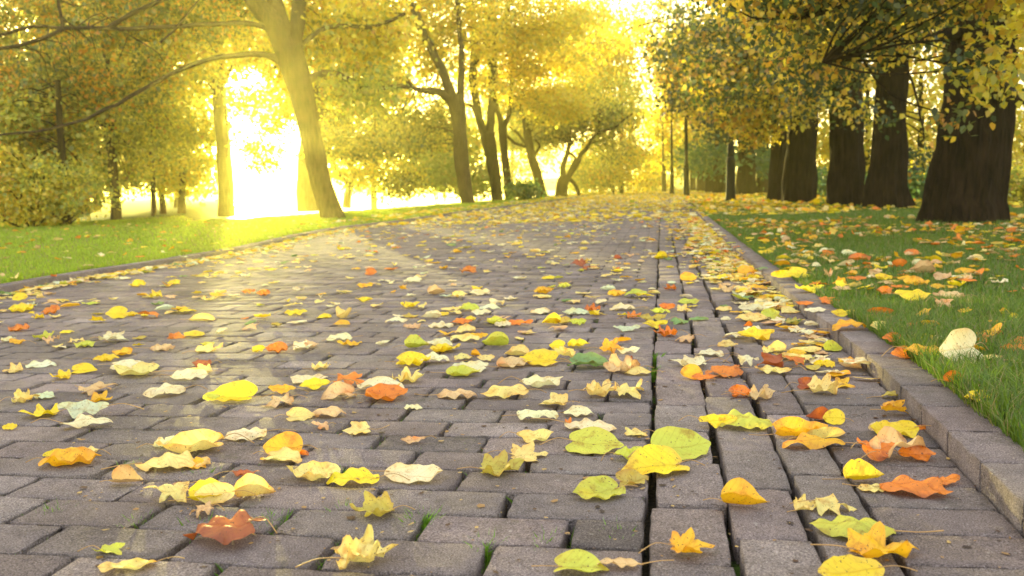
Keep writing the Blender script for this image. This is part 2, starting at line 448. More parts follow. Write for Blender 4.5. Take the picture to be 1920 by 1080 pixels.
for (jx, jy, g) in cand:
    if mnoise.noise(Vector((jx*2.2, jy*2.2, 4))) > -.2 and rm.uniform() < .85:
        tuft(jx, jy + rm.uniform(-.03, .03), .035, int(40*rm.uniform(.4, 1)), .028)
    if rm.uniform() < .8:
        for q in range(rm.integers(1, 4)): tuft(jx + rm.uniform(-.12, .12), jy - PIT/2 + rm.normal(0, .0012), .004, 16, .029)
for px, py in ((905, 1032), (785, 978), (790, 985), (252, 882), (262, 985), (100, 965), (1160, 1010), (640, 895), (640, 965), (375, 895), (380, 998), (498, 990), (520, 980), (1020, 1025), (1222, 700), (1230, 672)):
    g = ground(px, py, -.01); tuft(g.x, g.y, .022, 70, .036)
me = np_mesh('moss', np.array(V), np.array(F), np.array(K)); tag(link('moss', me, GRASS), kind='stuff')

# ------------------------------------------------------------------ grass
def blades(name, xs, ysv, h, wd, rng, base_col, var=.35):
    n = len(xs); zs = np.array([lawn_z(a, b) for a, b in zip(xs, ysv)]) - .004
    la = rng.uniform(0, 2*np.pi, n); ln = h*rng.uniform(.15, 1.0, n); t = la + np.pi/2 + rng.normal(0, .4, n)
    dx, dy = wd*np.cos(t), wd*np.sin(t); lx, ly = np.cos(la)*ln, np.sin(la)*ln
    V = np.zeros((n, 5, 3))
    V[:, 0] = np.stack([xs-dx, ysv-dy, zs], -1); V[:, 1] = np.stack([xs+dx, ysv+dy, zs], -1)
    V[:, 2] = np.stack([xs+lx*.35+dx*.8, ysv+ly*.35+dy*.8, zs+h*.62], -1); V[:, 4] = np.stack([xs+lx*.35-dx*.8, ysv+ly*.35-dy*.8, zs+h*.62], -1)
    V[:, 3] = np.stack([xs+lx, ysv+ly, zs+h*rng.uniform(.75, 1.0, n)], -1)
    i = np.arange(n)[:, None]*5; F4 = i + np.array([[0, 1, 2, 4]]); F3 = i + np.array([[4, 2, 3]])
    c = np.array(base_col)[None, :]*rng.uniform(1-var, 1+var, (n, 1)); dry = rng.uniform(0, 1, n) < .10
    yl = rng.uniform(0, .5, (n, 1)); c = c*(1-yl) + c*np.array([[1.7, 1.05, .6]])*yl
    c[dry] = (.32, .26, .10)
    return np_mesh(name, V.reshape(-1, 3), [F4, F3], np.repeat(c, 5, 0))
rg = np.random.default_rng(21)
def scatter(side, y0, y1, x_far, n, power=1.0):
    ysv = y0 + (y1-y0)*rg.uniform(0, 1, n)**power
    e = np.array([(right_x(y)+KERB_W-.004) if side > 0 else (left_x(y)-KERB_W-.004) for y in ysv])
    q = rg.uniform(0, 1, n)**1.25*x_far
    xs = e + side*q
    return xs, ysv
parts_ = []
def lawn_grass(side, segs):
    for (y0, y1, xf, n, h, wd, pw) in segs:
        xs, yv = scatter(side, y0, y1, xf, n, pw)
        # keep to what can be looked at
        az = xs/np.maximum(yv, .1); keep = (az < .46) if side > 0 else (az > -1.25)
        lf = ground(1814, 688, LAWN_Z); keep &= ~((np.abs(xs-lf.x) < .065) & (yv > lf.y-.06) & (yv < lf.y+.03))
        xs, yv = xs[keep], yv[keep]
        pn = np.array([mnoise.noise(Vector((a*2.3, b*2.3, 1.0))) for a, b in zip(xs, yv)])
        hh = h*rg.uniform(.55, 1.15, len(xs))*(1+.45*pn)
        me = blades('grass', xs, yv, hh, wd*rg.uniform(.7, 1.3, len(xs)), rg, (.105, .205, .016) if side > 0 else (.27, .44, .02))  # blade colour carries the sunlit left lawn and the shaded right lawn
        tag(link('grass', me, GRASS), kind='stuff')
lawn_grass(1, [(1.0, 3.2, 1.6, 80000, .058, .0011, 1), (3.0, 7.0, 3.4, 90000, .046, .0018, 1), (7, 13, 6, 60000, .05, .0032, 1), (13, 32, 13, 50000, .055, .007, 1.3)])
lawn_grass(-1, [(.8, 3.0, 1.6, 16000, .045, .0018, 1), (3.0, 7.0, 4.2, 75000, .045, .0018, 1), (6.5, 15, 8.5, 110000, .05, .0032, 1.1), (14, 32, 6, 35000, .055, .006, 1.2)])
# ------------------------------------------------------------------ trees
LG, RG, FG = 'trees on the left lawn', 'old trees along the right of the path', 'far trees beyond the lawn'
PAL = {
 'gold': [((.82, .63, .04), 4), ((.86, .70, .07), 3), ((.66, .38, .03), .8), ((.42, .42, .06), 2)],
 'sunny': [((.88, .68, .05), 5), ((.80, .72, .10), 3), ((.55, .55, .06), 1)],  # sunlit brightness is put into these leaf colours
 'yellowgreen': [((.55, .52, .07), 3), ((.38, .42, .06), 3), ((.84, .70, .07), 2.6), ((.6, .36, .05), .25)],
 'orange_olive': [((.40, .38, .05), 3), ((.20, .24, .04), 3), ((.88, .42, .03), 1.4), ((.80, .58, .06), 2.2)],
 'dark_gold': [((.05, .085, .02), 3.6), ((.16, .19, .03), 2.0), ((.90, .64, .05), 3.0), ((.60, .32, .03), 1)],  # bright gold entry paints the backlit leaves into the colour
 'olive': [((.22, .24, .04), 3), ((.40, .36, .05), 3), ((.10, .14, .03), 2), ((.62, .48, .06), 1)],
 'green': [((.08, .17, .04), 3), ((.14, .24, .05), 2), ((.30, .34, .06), 1)],
 'pale_green': [((.42, .48, .10), 3), ((.30, .38, .07), 2), ((.6, .56, .12), 1)],
}
def leaf_cloud(name, regions, rng, parent, twig_from=None, bark=None):
    """regions: (px, py, rpx, rpy, Y, ry, n_leaves, palette, leaf size)."""
    Vs, Fs, Ks = [], [], []; tot = 0; centres = []
    for (px, py, rx, rz, Y, ry, n, pal, size) in regions:
        if px > 1290 and Y < 22: n = int(n*(2.0 if Y < 8.5 else 1.5)); size *= .68 if Y < 8.5 else .8
        if 760 < px < 1120: n = int(n*2.0); size *= 1.1
        if 'behind' in str(parent.get('group', '')): n = int(n*.5)
        if parent.get('group') == RG and Y > 32: n = int(n*.6)
        if px < 760: n = int(n*(2.1 if pal == "orange_olive" else 1.5 if Y < 24 else 1.0)); size *= 1.12
        c0 = at(px, py, Y); k = depth_of(c0)/FPX; rx *= k; rz *= k
        cols = np.array([p[0] for p in PAL[pal]]); wts = np.array([p[1] for p in PAL[pal]], float); wts /= wts.sum()
        per = 26; nc = max(3, int(n/per)); got = 0; guard = 0
        cl = []
        while len(cl) < nc and guard < nc*12:
            guard += 1
            v = rng.normal(0, 1, 3); v /= np.linalg.norm(v); v *= rng.uniform(0, 1)**(1/3.)
            q = Vector((c0.x + v[0]*rx, c0.y + v[1]*ry, c0.z + v[2]*rz))
            if mnoise.noise(q*(1.1 if Y < 20 else .6) + Vector((3.1, 1.7, .3))) < (.06 if pal == 'dark_gold' else -.08) and rng.uniform() < .85: continue
            if q.z < .10: continue
            cl.append(q)
        centres += cl
        sp = size*2.0
        for q in cl:
            m = int(per*rng.uniform(.5, 1.5)); main = rng.choice(len(cols), p=wts)
            d = rng.normal(0, 1, (m, 3))*np.array([sp, sp, sp*.55]); P = d + np.array(q)
            P = P[P[:, 2] > .06]; m = len(P)
            if not m: continue
            s = size*rng.uniform(.6, 1.15, m)[:, None]
            a = rng.uniform(0, 2*np.pi, m); tl = rng.normal(-.7, .5, m)      # blades droop from the twig
            U = np.stack([np.cos(a)*np.cos(tl), np.sin(a)*np.cos(tl), np.sin(tl)], -1)
            N = np.stack([rng.normal(0, .6, m), rng.normal(0, .6, m), np.ones(m)], -1)
            Wd = np.cross(N, U); Wd /= np.linalg.norm(Wd, axis=1)[:, None]; N = np.cross(U, Wd)
            f = rng.uniform(.0, .35, m)[:, None]; wv = rng.uniform(.36, .5, m)[:, None]
            vs = np.stack([P, P+U*s*.32+Wd*s*wv+N*s*f*.5, P+U*s*.72+Wd*s*wv*.7+N*s*f*.4, P+U*s*1.05, P+U*s*.72-Wd*s*wv*.7+N*s*f*.4, P+U*s*.32-Wd*s*wv+N*s*f*.5], 1)
            i = (tot + np.arange(m)*6)[:, None]
            Fs.append(np.concatenate([i+np.array([[0, 1, 2, 3]]), i+np.array([[0, 3, 4, 5]])]))
            Vs.append(vs.reshape(-1, 3)); tot += m*6
            ci = np.where(rng.uniform(0, 1, m) < .62, main, rng.choice(len(cols), m, p=wts))
            cc = cols[ci]*rng.uniform(.75, 1.2, (m, 1))*rng.uniform(.93, 1.07, (m, 3))
            Ks.append(np.repeat(cc, 6, 0))
    me = np_mesh(name, np.concatenate(Vs), np.concatenate(Fs), np.clip(np.concatenate(Ks), 0, .92))
    o = link(name, me, CROWN, parent)
    if twig_from:
        tw = MB(); T = [Vector(p) for p in twig_from]
        for q in centres:
            if rng.uniform() > .30: continue
            near = sorted(T, key=lambda p: (p-q).length)[:4]; s0 = near[int(rng.integers(0, len(near)))]
            L = (q-s0).length
            if L > (1.2 if Y < 20 else 2.5) or L < .15: continue
            mid = (s0+q)/2 + Vector(rng.normal(0, .10*L, 3)); mid.z += .08*L
            pts, rr = smooth_path([s0, mid, q], [.006+.006*L, .005+.003*L, .003], 3)
            tw.tube(pts, rr, 4, False)
        if len(tw.F) > 500: link('fine_branching', tw.mesh('fine_branching'), bark, parent)
    return o
def tree(name, label, cat, trunk, limbs, crown, bark=BARK_D, group=None, seed=0, zdrop=.06, flare=1.0, twigs=True):
    """trunk: (px, py, width_px) from the foot up; the foot fixes the distance. limbs: lists of (px, py, width_px[, dY])."""
    rng = np.random.default_rng(seed)
    g = trunk[0][3] if len(trunk[0]) > 3 else None
    if g is None:
        p0 = ground(trunk[0][0], trunk[0][1], LAWN_Z); Y = p0.y
    else: Y = g
    foot = at(trunk[0][0], trunk[0][1], Y)
    if g is not None: foot.z = lawn_z(foot.x, Y)
    root = empty(name, foot); tag(root, label, cat, group)
    def path3(pl, isT=False):
        P, Rr = [], []
        for e in pl:
            dY = e[3] if (len(e) > 3 and not isT) else 0
            q = at(e[0], e[1], Y + dY); P.append(q); Rr.append(e[2]/2*depth_of(q)/FPX)
        return P, Rr
    P, Rr = path3(trunk, True); P[0] = foot.copy(); P[0].z -= zdrop
    pts, rr = smooth_path(P, Rr, 10 if trunk[0][2] > 30 else 6)
    mb = MB(); wide = trunk[0][2] > 30 and bark is BARK_D; mb.tube(pts, rr, 72 if wide else 22, True, .16, seed, .17 if wide else 0, .25 if wide else 0)
    tr = link('trunk', mb.mesh('trunk'), bark, root, True)
    allp = list(pts[len(pts)//2:])
    for li in limbs:
        P, Rr = path3(li); pts2, rr2 = smooth_path(P, Rr, 5)
        pts2 = [p + Vector((mnoise.noise(p*3), mnoise.noise(p*3+Vector((5, 5, 5))), mnoise.noise(p*3+Vector((9, 1, 5)))))*.035*(1 if i else 0) for i, p in enumerate(pts2)]
        mb = MB(); mb.tube(pts2, rr2, 10, True, .12, seed+3); link('limb', mb.mesh('limb'), bark, root, True)
        allp += pts2[len(pts2)//3:]
    if crown:
        cr = [(c[0], c[1], c[2], c[3], Y + c[4]) + tuple(c[5:]) for c in crown]
        leaf_cloud('crown', cr, rng, root, allp if twigs else None, bark)
    # children keep world positions
    bpy.context.view_layer.update()
    for ch in root.children: ch.matrix_parent_inverse = root.matrix_world.inverted()
    return root

tree('maple_tree', 'large leaning tree with forked trunk beside the left kerb, long branches reaching left', 'tree',
     [(626, 411, 48), (614, 382, 40), (599, 330, 38), (584, 260, 41), (569, 190, 45), (552, 130, 50), (540, 95, 56)],
     [[(545, 110, 48), (515, 50, 42, -.1), (480, 5, 36, -.2), (440, -50, 30, -.3)], [(545, 105, 34), (528, 50, 34), (512, -10, 28, .2), (500, -80, 20, .3)],
      [(548, 110, 38), (556, 50, 30, .1), (562, -10, 26, .3), (570, -90, 20, .4)],
      [(552, 135, 18), (500, 103, 12, -.2), (440, 105, 10, -.5), (370, 120, 9, -.8), (300, 150, 8, -1.0), (200, 205, 7, -1.3), (100, 243, 5, -1.5), (-40, 256, 4, -1.8)],
      [(530, 70, 16), (480, 45, 11, -.3), (400, 46, 9, -.6), (250, 53, 8, -1.0), (120, 52, 7, -1.3), (60, 50, 6, -1.5), (-40, 78, 7, -1.7)],
      [(200, 54, 9, -1.1), (250, 22, 9, -1.1), (310, -2, 8, -1.1), (370, -40, 6, -1.1)], [(117, 52, 7, -1.3), (112, 20, 6, -1.3), (104, -30, 5, -1.3)],
      [(120, 52, 8, -1.3), (60, 80, 7, -1.5), (-40, 95, 6, -1.7)], [(300, 80, 5, -.9), (350, 30, 5, -.8), (400, -30, 4, -.8)],
      [(575, 155, 18), (620, 135, 13, .3), (690, 165, 12, .5), (740, 162, 9, .7), (790, 165, 6, .9)], [(545, 100, 10), (620, 50, 9, .3), (690, 52, 8, .4), (760, 28, 6, .6)]],
     [(110, 110, 230, 150, .2, .8, 9500, 'orange_olive', .066), (60, 290, 110, 120, 0, .7, 4200, 'orange_olive', .062), (340, 10, 170, 70, .7, .7, 3200, 'orange_olive', .068),
      (650, 55, 130, 95, 1.2, 1.0, 3600, 'gold', .09), (470, -70, 300, 80, 1.3, 1.2, 2600, 'yellowgreen', .10), (690, 170, 90, 45, .6, .6, 1000, 'yellowgreen', .08), (300, 120, 120, 50, .6, .7, 1100, 'gold', .08)],
     BARK_L, LG, 1)
tree('maple_tree', 'upright tree directly behind the leaning forked trunk at its left side', 'tree',
     [(578, 392, 44), (576, 350, 36), (578, 280, 32), (596, 200, 26), (606, 120, 22), (612, 40, 18), (615, -40, 14)],
     [[(584, 240, 14), (570, 180, 10), (545, 130, 8, .4), (520, 110, 6, .6)], [(598, 190, 12), (650, 165, 10, .3), (700, 178, 8, .5)]],
     [(650, 150, 120, 90, .4, 1.2, 2200, 'gold', .10), (690, 250, 110, 55, .8, .9, 2200, 'olive', .10), (620, 20, 150, 60, .2, 1, 1300, 'gold', .10)], BARK_L, LG, 2)
tree('maple_tree', 'sunlit tree left of the bright gap, standing alone with thin high branches', 'tree',
     [(425, 401, 34), (424, 370, 29), (420, 300, 27), (412, 200, 25), (406, 120, 20), (404, 40, 16), (404, -40, 12)],
     [[(410, 190, 12), (385, 140, 10, .2), (352, 100, 8, .3), (330, 90, 6, .4)], [(408, 130, 12), (392, 80, 9), (378, 40, 7, -.2), (370, -20, 5)], [(410, 160, 10), (445, 110, 8, .3), (470, 60, 6, .5)]],
     [(400, 60, 170, 90, .3, 1.3, 2600, 'gold', .10), (520, 120, 60, 40, .4, .8, 500, 'gold', .08), (470, 60, 90, 60, .2, .8, 1200, 'gold', .09), (325, 240, 90, 90, .6, 1.1, 2200, 'yellowgreen', .10), (460, 150, 80, 55, .5, .8, 1300, 'sunny', .07), (300, 330, 80, 36, .8, .8, 900, 'sunny', .09), (500, 185, 75, 65, .5, .8, 2400, 'sunny', .07), (505, 290, 60, 32, .3, .7, 1000, 'sunny', .06)], BARK_L, LG, 3)  # last clump added in the gap to thin direct sun on the foreground
tree('maple_tree', 'mid-sized tree with short bare foot among yellow-green foliage on the left', 'tree',
     [(218, 413, 22), (216, 370, 17), (212, 320, 17), (204, 230, 15), (200, 150, 13), (198, 60, 10)],
     [[(206, 240, 9), (240, 180, 7), (270, 130, 5)], [(208, 260, 8), (160, 200, 6), (120, 160, 5)]],
     [(215, 240, 130, 110, .8, 1.2, 6000, 'yellowgreen', .07), (230, 120, 170, 90, 1.5, 1.2, 3500, 'yellowgreen', .09), (170, 340, 90, 40, .5, .8, 1300, 'yellowgreen', .075)], BARK_L, LG, 4)
tree('birch_tree', 'slim pale-lit sapling, left one of the close pair on the left lawn edge', 'tree',
     [(289, 404, 11), (288, 370, 9), (286, 320, 9), (282, 260, 8), (280, 180, 6)], [], [(285, 260, 75, 90, 1.0, 1.0, 1800, 'yellowgreen', .07)], BARK_L, LG, 5)
tree('birch_tree', 'slim sapling, right one of the close pair near the bright gap', 'tree',
     [(306, 401, 13), (304, 370, 11), (301, 330, 10), (298, 260, 8), (300, 190, 7)], [], [(320, 270, 60, 80, 1.0, 1.0, 1200, 'sunny', .085)], BARK_L, LG, 6)
tree('birch_tree', 'hazy young tree standing just left of the bright water gap', 'tree',
     [(340, 400, 16), (342, 370, 13), (341, 320, 12), (338, 250, 10), (336, 200, 8)], [], [(352, 290, 52, 70, .6, .9, 1200, 'sunny', .09)], BARK_L, LG, 7)
tree('maple_tree', 'dark-stemmed tree rising behind the yellow shrub at the left border', 'tree',
     [(122, 424, 22), (122, 380, 16), (118, 310, 13), (112, 230, 12), (108, 150, 10)], [], [(80, 230, 130, 90, .8, 1.0, 5000, 'yellowgreen', .068), (120, 340, 60, 50, .3, .6, 900, 'yellowgreen', .07)], BARK_D, LG, 8)
def shrub(label, px, py, regions, seed, stems=5, group=None, name='shrub', bark=BARK_D, Y=None):
    p0 = ground(px, py, LAWN_Z)
    if Y: p0 = at(px, py, Y); p0.z = lawn_z(p0.x, Y)
    rng = np.random.default_rng(seed); root = empty(name, p0); tag(root, label, 'shrub', group)
    mb = MB(); T = []; k = depth_of(p0)/FPX; r0 = regions[0]
    for i in range(stems):
        e = at(r0[0], r0[1], p0.y) + Vector(rng.normal(0, .35, 3))*r0[2]*k
        m = (p0+e)/2 + Vector(rng.normal(0, .06, 3)); pts, rr = smooth_path([p0 + Vector((0, 0, -.05)), m, e], [.022, .015, .006], 4); mb.tube(pts, rr, 6); T += pts
    link('stems', mb.mesh('stems'), bark, root, True)
    leaf_cloud('foliage', [(c[0], c[1], c[2], c[3], p0.y + c[4]) + tuple(c[5:]) for c in regions], rng, root, T, bark)
    bpy.context.view_layer.update()
    for ch in root.children: ch.matrix_parent_inverse = root.matrix_world.inverted()
shrub('loose yellow shrub spreading over the grass at the far left border', 60, 428, [(50, 380, 120, 34, .2, .8, 2600, 'gold', .06), (95, 335, 75, 42, .3, .7, 1500, 'yellowgreen', .06), (10, 320, 70, 50, .2, .6, 1500, 'gold', .06), (150, 372, 45, 26, .4, .6, 500, 'yellowgreen', .06)], 30)
tree('crab_apple_tree', 'little spreading yellow tree with Y-shaped stem right of the leaning trunk', 'tree',
     [(650, 386, 16), (652, 368, 14), (656, 350, 13)], [[(655, 355, 9), (640, 330, 7), (622, 300, 5)], [(656, 352, 9), (668, 325, 7), (690, 295, 5)], [(656, 352, 8), (660, 320, 6), (658, 290, 4)]],
     [(670, 315, 70, 42, .3, 1.2, 1700, 'sunny', .10), (730, 330, 60, 35, .8, 1.2, 1300, 'yellowgreen', .10)], BARK_L, LG, 9)
tree('maple_tree', 'nearest of the middle trees, forked pale-brown trunk with a stub branch on its left', 'tree',
     [(879, 382, 28), (872, 350, 26), (866, 310, 26), (862, 250, 27), (858, 205, 30), (853, 180, 34)],
     [[(850, 190, 22), (832, 140, 17, -.1), (808, 90, 16, -.2), (790, 50, 15, -.3), (770, 0, 12, -.3)], [(848, 195, 18), (822, 172, 15, -.2), (785, 170, 10, -.3), (765, 155, 6, -.3)],
      [(862, 190, 15), (866, 130, 12), (862, 60, 9), (856, -20, 7)]],
     [(800, 90, 150, 100, 1.0, 1.3, 2800, 'gold', .10), (730, 130, 110, 70, .8, 1.2, 1300, 'gold', .10), (860, 10, 170, 60, .8, 1.3, 2400, 'gold', .10), (770, 235, 90, 55, 1.2, 1.2, 1400, 'olive', .10)], BARK_L, LG, 10)
tree('maple_tree', 'thick dark twin-limbed tree, second of the middle group', 'tree',
     [(933, 377, 22), (928, 330, 22), (920, 285, 25), (914, 250, 30)],
     [[(912, 260, 17), (898, 220, 15), (888, 150, 15), (890, 80, 13), (880, -20, 10)], [(916, 258, 17), (922, 200, 15, .1), (925, 130, 18, .1), (920, 60, 14), (925, -20, 10)],
      [(890, 115, 12), (915, 85, 11), (945, 45, 11, -.2), (956, -10, 9, -.2)], [(902, 235, 9), (885, 200, 7), (860, 195, 5)], [(925, 150, 8), (905, 60, 6), (890, -10, 5)]],
     [(930, 100, 130, 80, .9, 1.3, 2200, 'gold', .11), (990, 30, 140, 60, -.6, 1.4, 2400, 'sunny', .11), (900, 170, 60, 30, -.6, .8, 260, 'gold', .10)], BARK_D, LG, 11)
tree('maple_tree', 'slimmer dark tree close on the right of the twin-limbed one', 'tree',
     [(955, 375, 16), (950, 330, 14), (945, 280, 14), (942, 235, 17)], [[(942, 240, 11), (933, 210, 9), (930, 180, 8)], [(943, 240, 11), (954, 215, 9), (958, 170, 8), (960, 100, 6)], [(946, 250, 6), (965, 268, 6, .2), (985, 275, 5, .4)]],
     [(1000, 130, 110, 70, -.3, 1.4, 2000, 'gold', .11), (1060, 195, 85, 36, -.4, 1.2, 2100, 'sunny', .10)], BARK_D, LG, 12)
tree('maple_tree', 'leaning grey-barked tree, fourth of the middle group with broken side branch', 'tree',
     [(1019, 366, 20, 35), (1008, 330, 18), (996, 290, 15), (989, 250, 14), (986, 222, 16), (980, 190, 13)], [[(992, 276, 6), (970, 250, 5), (955, 238, 4)], [(1000, 290, 5), (1012, 275, 4), (1002, 262, 3)], [(988, 235, 10), (996, 215, 8), (992, 190, 6)]],
     [(1010, 200, 90, 50, 0, 1.5, 1400, 'olive', .12), (1040, 90, 140, 70, 0, 1.5, 2200, 'gold', .12)], BARK_D, LG, 13)
tree('crab_apple_tree', 'crooked dark many-stemmed tree at the far end of the middle group', 'tree',
     [(1052, 365, 26, 37), (1054, 345, 22), (1062, 330, 20)], [[(1056, 340, 13), (1056, 310, 11), (1064, 285, 9), (1070, 262, 6)], [(1064, 332, 12), (1080, 310, 11), (1090, 290, 9), (1100, 278, 8), (1106, 268, 6)],
      [(1070, 320, 8), (1078, 295, 6), (1062, 285, 5)], [(1100, 275, 5), (1120, 250, 5), (1150, 240, 4), (1185, 212, 3)], [(1112, 262, 4), (1120, 240, 4), (1126, 212, 3)], [(1066, 335, 8), (1078, 345, 7), (1086, 366, 7)]],
     [(1070, 225, 100, 48, 1.5, 2, 3000, 'olive', .13), (1010, 250, 60, 40, 2.6, 1.6, 1300, 'olive', .13), (1130, 190, 80, 70, .5, 2, 2400, 'yellowgreen', .14), (1135, 285, 40, 30, 2.5, 1.4, 900, 'olive', .12)], BARK_D, LG, 14)
shrub('pale green feathery shrub behind the nearest middle trees', 830, 377, [(822, 325, 62, 38, 0, 1.6, 1500, 'pale_green', .12), (896, 335, 30, 30, 0, 1.2, 600, 'pale_green', .12)], 31, Y=31)
shrub('thin brown-leaved shrub at the water edge behind the kerb bend', 745, 378, [(750, 350, 45, 26, 0, 1.2, 900, 'olive', .09)], 32, Y=27)
shrub('low bright green bush between slim far trunks', 977, 368, [(978, 356, 18, 12, 0, .8, 500, 'green', .12)], 33, Y=30)
shrub('golden shrub at the end of the path, left side', 1150, 362, [(1150, 305, 75, 58, 0, 3, 4200, 'gold', .16), (1110, 330, 50, 34, 0, 2, 1700, 'yellowgreen', .15)], 34, Y=46)
shrub('small golden bush at the vanishing end of the path', 1215, 362, [(1212, 343, 36, 18, 0, 3, 1300, 'gold', .2)], 35, Y=58)
shrub('dark blue-green evergreen bush closing the view down the path', 1212, 361, [(1214, 312, 24, 34, 0, 2, 2200, 'green', .18)], 36, Y=66)
tree('linden_tree', 'tall golden tree closing the avenue at its far left', 'tree', [(1165, 364, 10, 48), (1165, 320, 9), (1165, 250, 8), (1164, 160, 6)], [],
     [(1150, 170, 60, 90, 0, 3, 3000, 'gold', .2), (1110, 90, 80, 80, 0, 3, 2200, 'gold', .2)], BARK_D, 'trees closing the avenue', 15, twigs=False)
tree('linden_tree', 'tall golden tree closing the avenue at its far right', 'tree', [(1245, 362, 9, 55), (1245, 320, 8), (1246, 250, 7), (1246, 160, 6)], [],
     [(1250, 200, 42, 130, 0, 3, 4200, 'gold', .2), (1262, 300, 30, 44, 0, 3, 1600, 'gold', .2), (1225, 60, 50, 60, 0, 3, 900, 'gold', .2)], BARK_D, 'trees closing the avenue', 16, twigs=False)
tree('maple_tree', 'golden tree leaning over the path with one bare branch below the sky gap', 'tree', [(1098, 366, 6, 52), (1096, 320, 6), (1092, 250, 6), (1100, 140, 6), (1110, 60, 5)],
     [[(1095, 200, 6), (1130, 140, 5, -.5), (1165, 66, 5, -1), (1210, 45, 4, -1.5), (1240, 40, 3, -2)]],
     [(1195, 45, 80, 55, -2, 2, 900, 'gold', .14), (1130, 30, 130, 70, -2, 2, 1800, 'gold', .14), (1085, 140, 90, 60, -1, 2, 1700, 'gold', .14)], BARK_D, LG, 17)
# --- right-hand avenue
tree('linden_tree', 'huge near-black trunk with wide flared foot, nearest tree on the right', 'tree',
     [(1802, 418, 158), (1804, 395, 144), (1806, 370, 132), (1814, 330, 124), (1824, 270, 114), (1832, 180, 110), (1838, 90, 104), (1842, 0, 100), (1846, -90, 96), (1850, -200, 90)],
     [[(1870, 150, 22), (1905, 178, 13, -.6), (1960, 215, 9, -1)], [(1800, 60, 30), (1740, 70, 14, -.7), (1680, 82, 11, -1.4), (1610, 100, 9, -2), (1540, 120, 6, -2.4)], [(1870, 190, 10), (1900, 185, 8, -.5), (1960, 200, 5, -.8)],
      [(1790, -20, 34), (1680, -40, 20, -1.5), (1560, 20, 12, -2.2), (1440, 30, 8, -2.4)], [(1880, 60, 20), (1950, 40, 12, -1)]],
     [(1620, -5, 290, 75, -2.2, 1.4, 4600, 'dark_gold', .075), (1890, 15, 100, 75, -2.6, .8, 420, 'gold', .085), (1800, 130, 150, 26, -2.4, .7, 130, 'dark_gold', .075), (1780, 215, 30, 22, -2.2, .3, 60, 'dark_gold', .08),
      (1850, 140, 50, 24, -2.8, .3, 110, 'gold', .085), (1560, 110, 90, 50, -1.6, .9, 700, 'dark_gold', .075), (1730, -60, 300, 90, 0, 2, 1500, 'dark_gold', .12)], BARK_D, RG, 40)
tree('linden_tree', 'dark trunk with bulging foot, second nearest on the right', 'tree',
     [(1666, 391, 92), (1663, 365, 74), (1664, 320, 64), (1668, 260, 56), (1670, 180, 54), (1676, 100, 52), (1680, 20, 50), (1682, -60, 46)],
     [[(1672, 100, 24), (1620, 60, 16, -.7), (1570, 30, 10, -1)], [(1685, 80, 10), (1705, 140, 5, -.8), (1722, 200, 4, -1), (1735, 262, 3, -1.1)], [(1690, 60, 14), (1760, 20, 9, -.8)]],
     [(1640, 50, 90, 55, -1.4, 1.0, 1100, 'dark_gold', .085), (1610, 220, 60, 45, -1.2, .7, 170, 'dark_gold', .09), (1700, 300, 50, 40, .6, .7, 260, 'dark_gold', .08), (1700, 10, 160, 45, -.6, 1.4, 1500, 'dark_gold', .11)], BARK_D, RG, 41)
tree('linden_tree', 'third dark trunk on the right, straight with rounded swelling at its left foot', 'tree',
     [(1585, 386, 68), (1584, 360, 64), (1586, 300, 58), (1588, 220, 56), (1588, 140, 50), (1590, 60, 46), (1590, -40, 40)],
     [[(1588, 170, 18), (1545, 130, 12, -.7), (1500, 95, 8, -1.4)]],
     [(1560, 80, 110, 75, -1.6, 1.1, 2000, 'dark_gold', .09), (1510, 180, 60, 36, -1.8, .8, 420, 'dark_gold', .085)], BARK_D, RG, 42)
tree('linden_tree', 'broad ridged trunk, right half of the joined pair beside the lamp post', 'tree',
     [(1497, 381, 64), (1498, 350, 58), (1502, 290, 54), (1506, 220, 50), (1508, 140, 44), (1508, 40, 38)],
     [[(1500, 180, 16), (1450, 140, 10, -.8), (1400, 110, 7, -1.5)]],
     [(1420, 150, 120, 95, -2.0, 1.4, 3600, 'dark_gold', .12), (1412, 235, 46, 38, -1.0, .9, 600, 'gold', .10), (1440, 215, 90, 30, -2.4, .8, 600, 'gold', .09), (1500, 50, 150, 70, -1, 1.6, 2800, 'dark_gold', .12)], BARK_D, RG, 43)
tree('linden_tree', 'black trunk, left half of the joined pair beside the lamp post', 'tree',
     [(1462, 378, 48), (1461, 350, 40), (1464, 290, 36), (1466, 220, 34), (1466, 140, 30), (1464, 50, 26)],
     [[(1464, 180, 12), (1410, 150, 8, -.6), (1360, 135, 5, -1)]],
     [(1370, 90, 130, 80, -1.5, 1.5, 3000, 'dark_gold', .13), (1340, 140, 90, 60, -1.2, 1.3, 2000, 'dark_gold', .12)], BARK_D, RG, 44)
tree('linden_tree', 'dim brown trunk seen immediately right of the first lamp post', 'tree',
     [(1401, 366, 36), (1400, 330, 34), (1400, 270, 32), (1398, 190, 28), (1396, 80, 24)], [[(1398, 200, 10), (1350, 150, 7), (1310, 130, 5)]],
     [(1330, 150, 80, 80, -1, 2, 2600, 'dark_gold', .15), (1400, 200, 60, 40, -2, 1.4, 1100, 'gold', .13), (1300, 110, 80, 90, 0, 2.2, 2400, 'dark_gold', .16)], BARK_D, RG, 45)
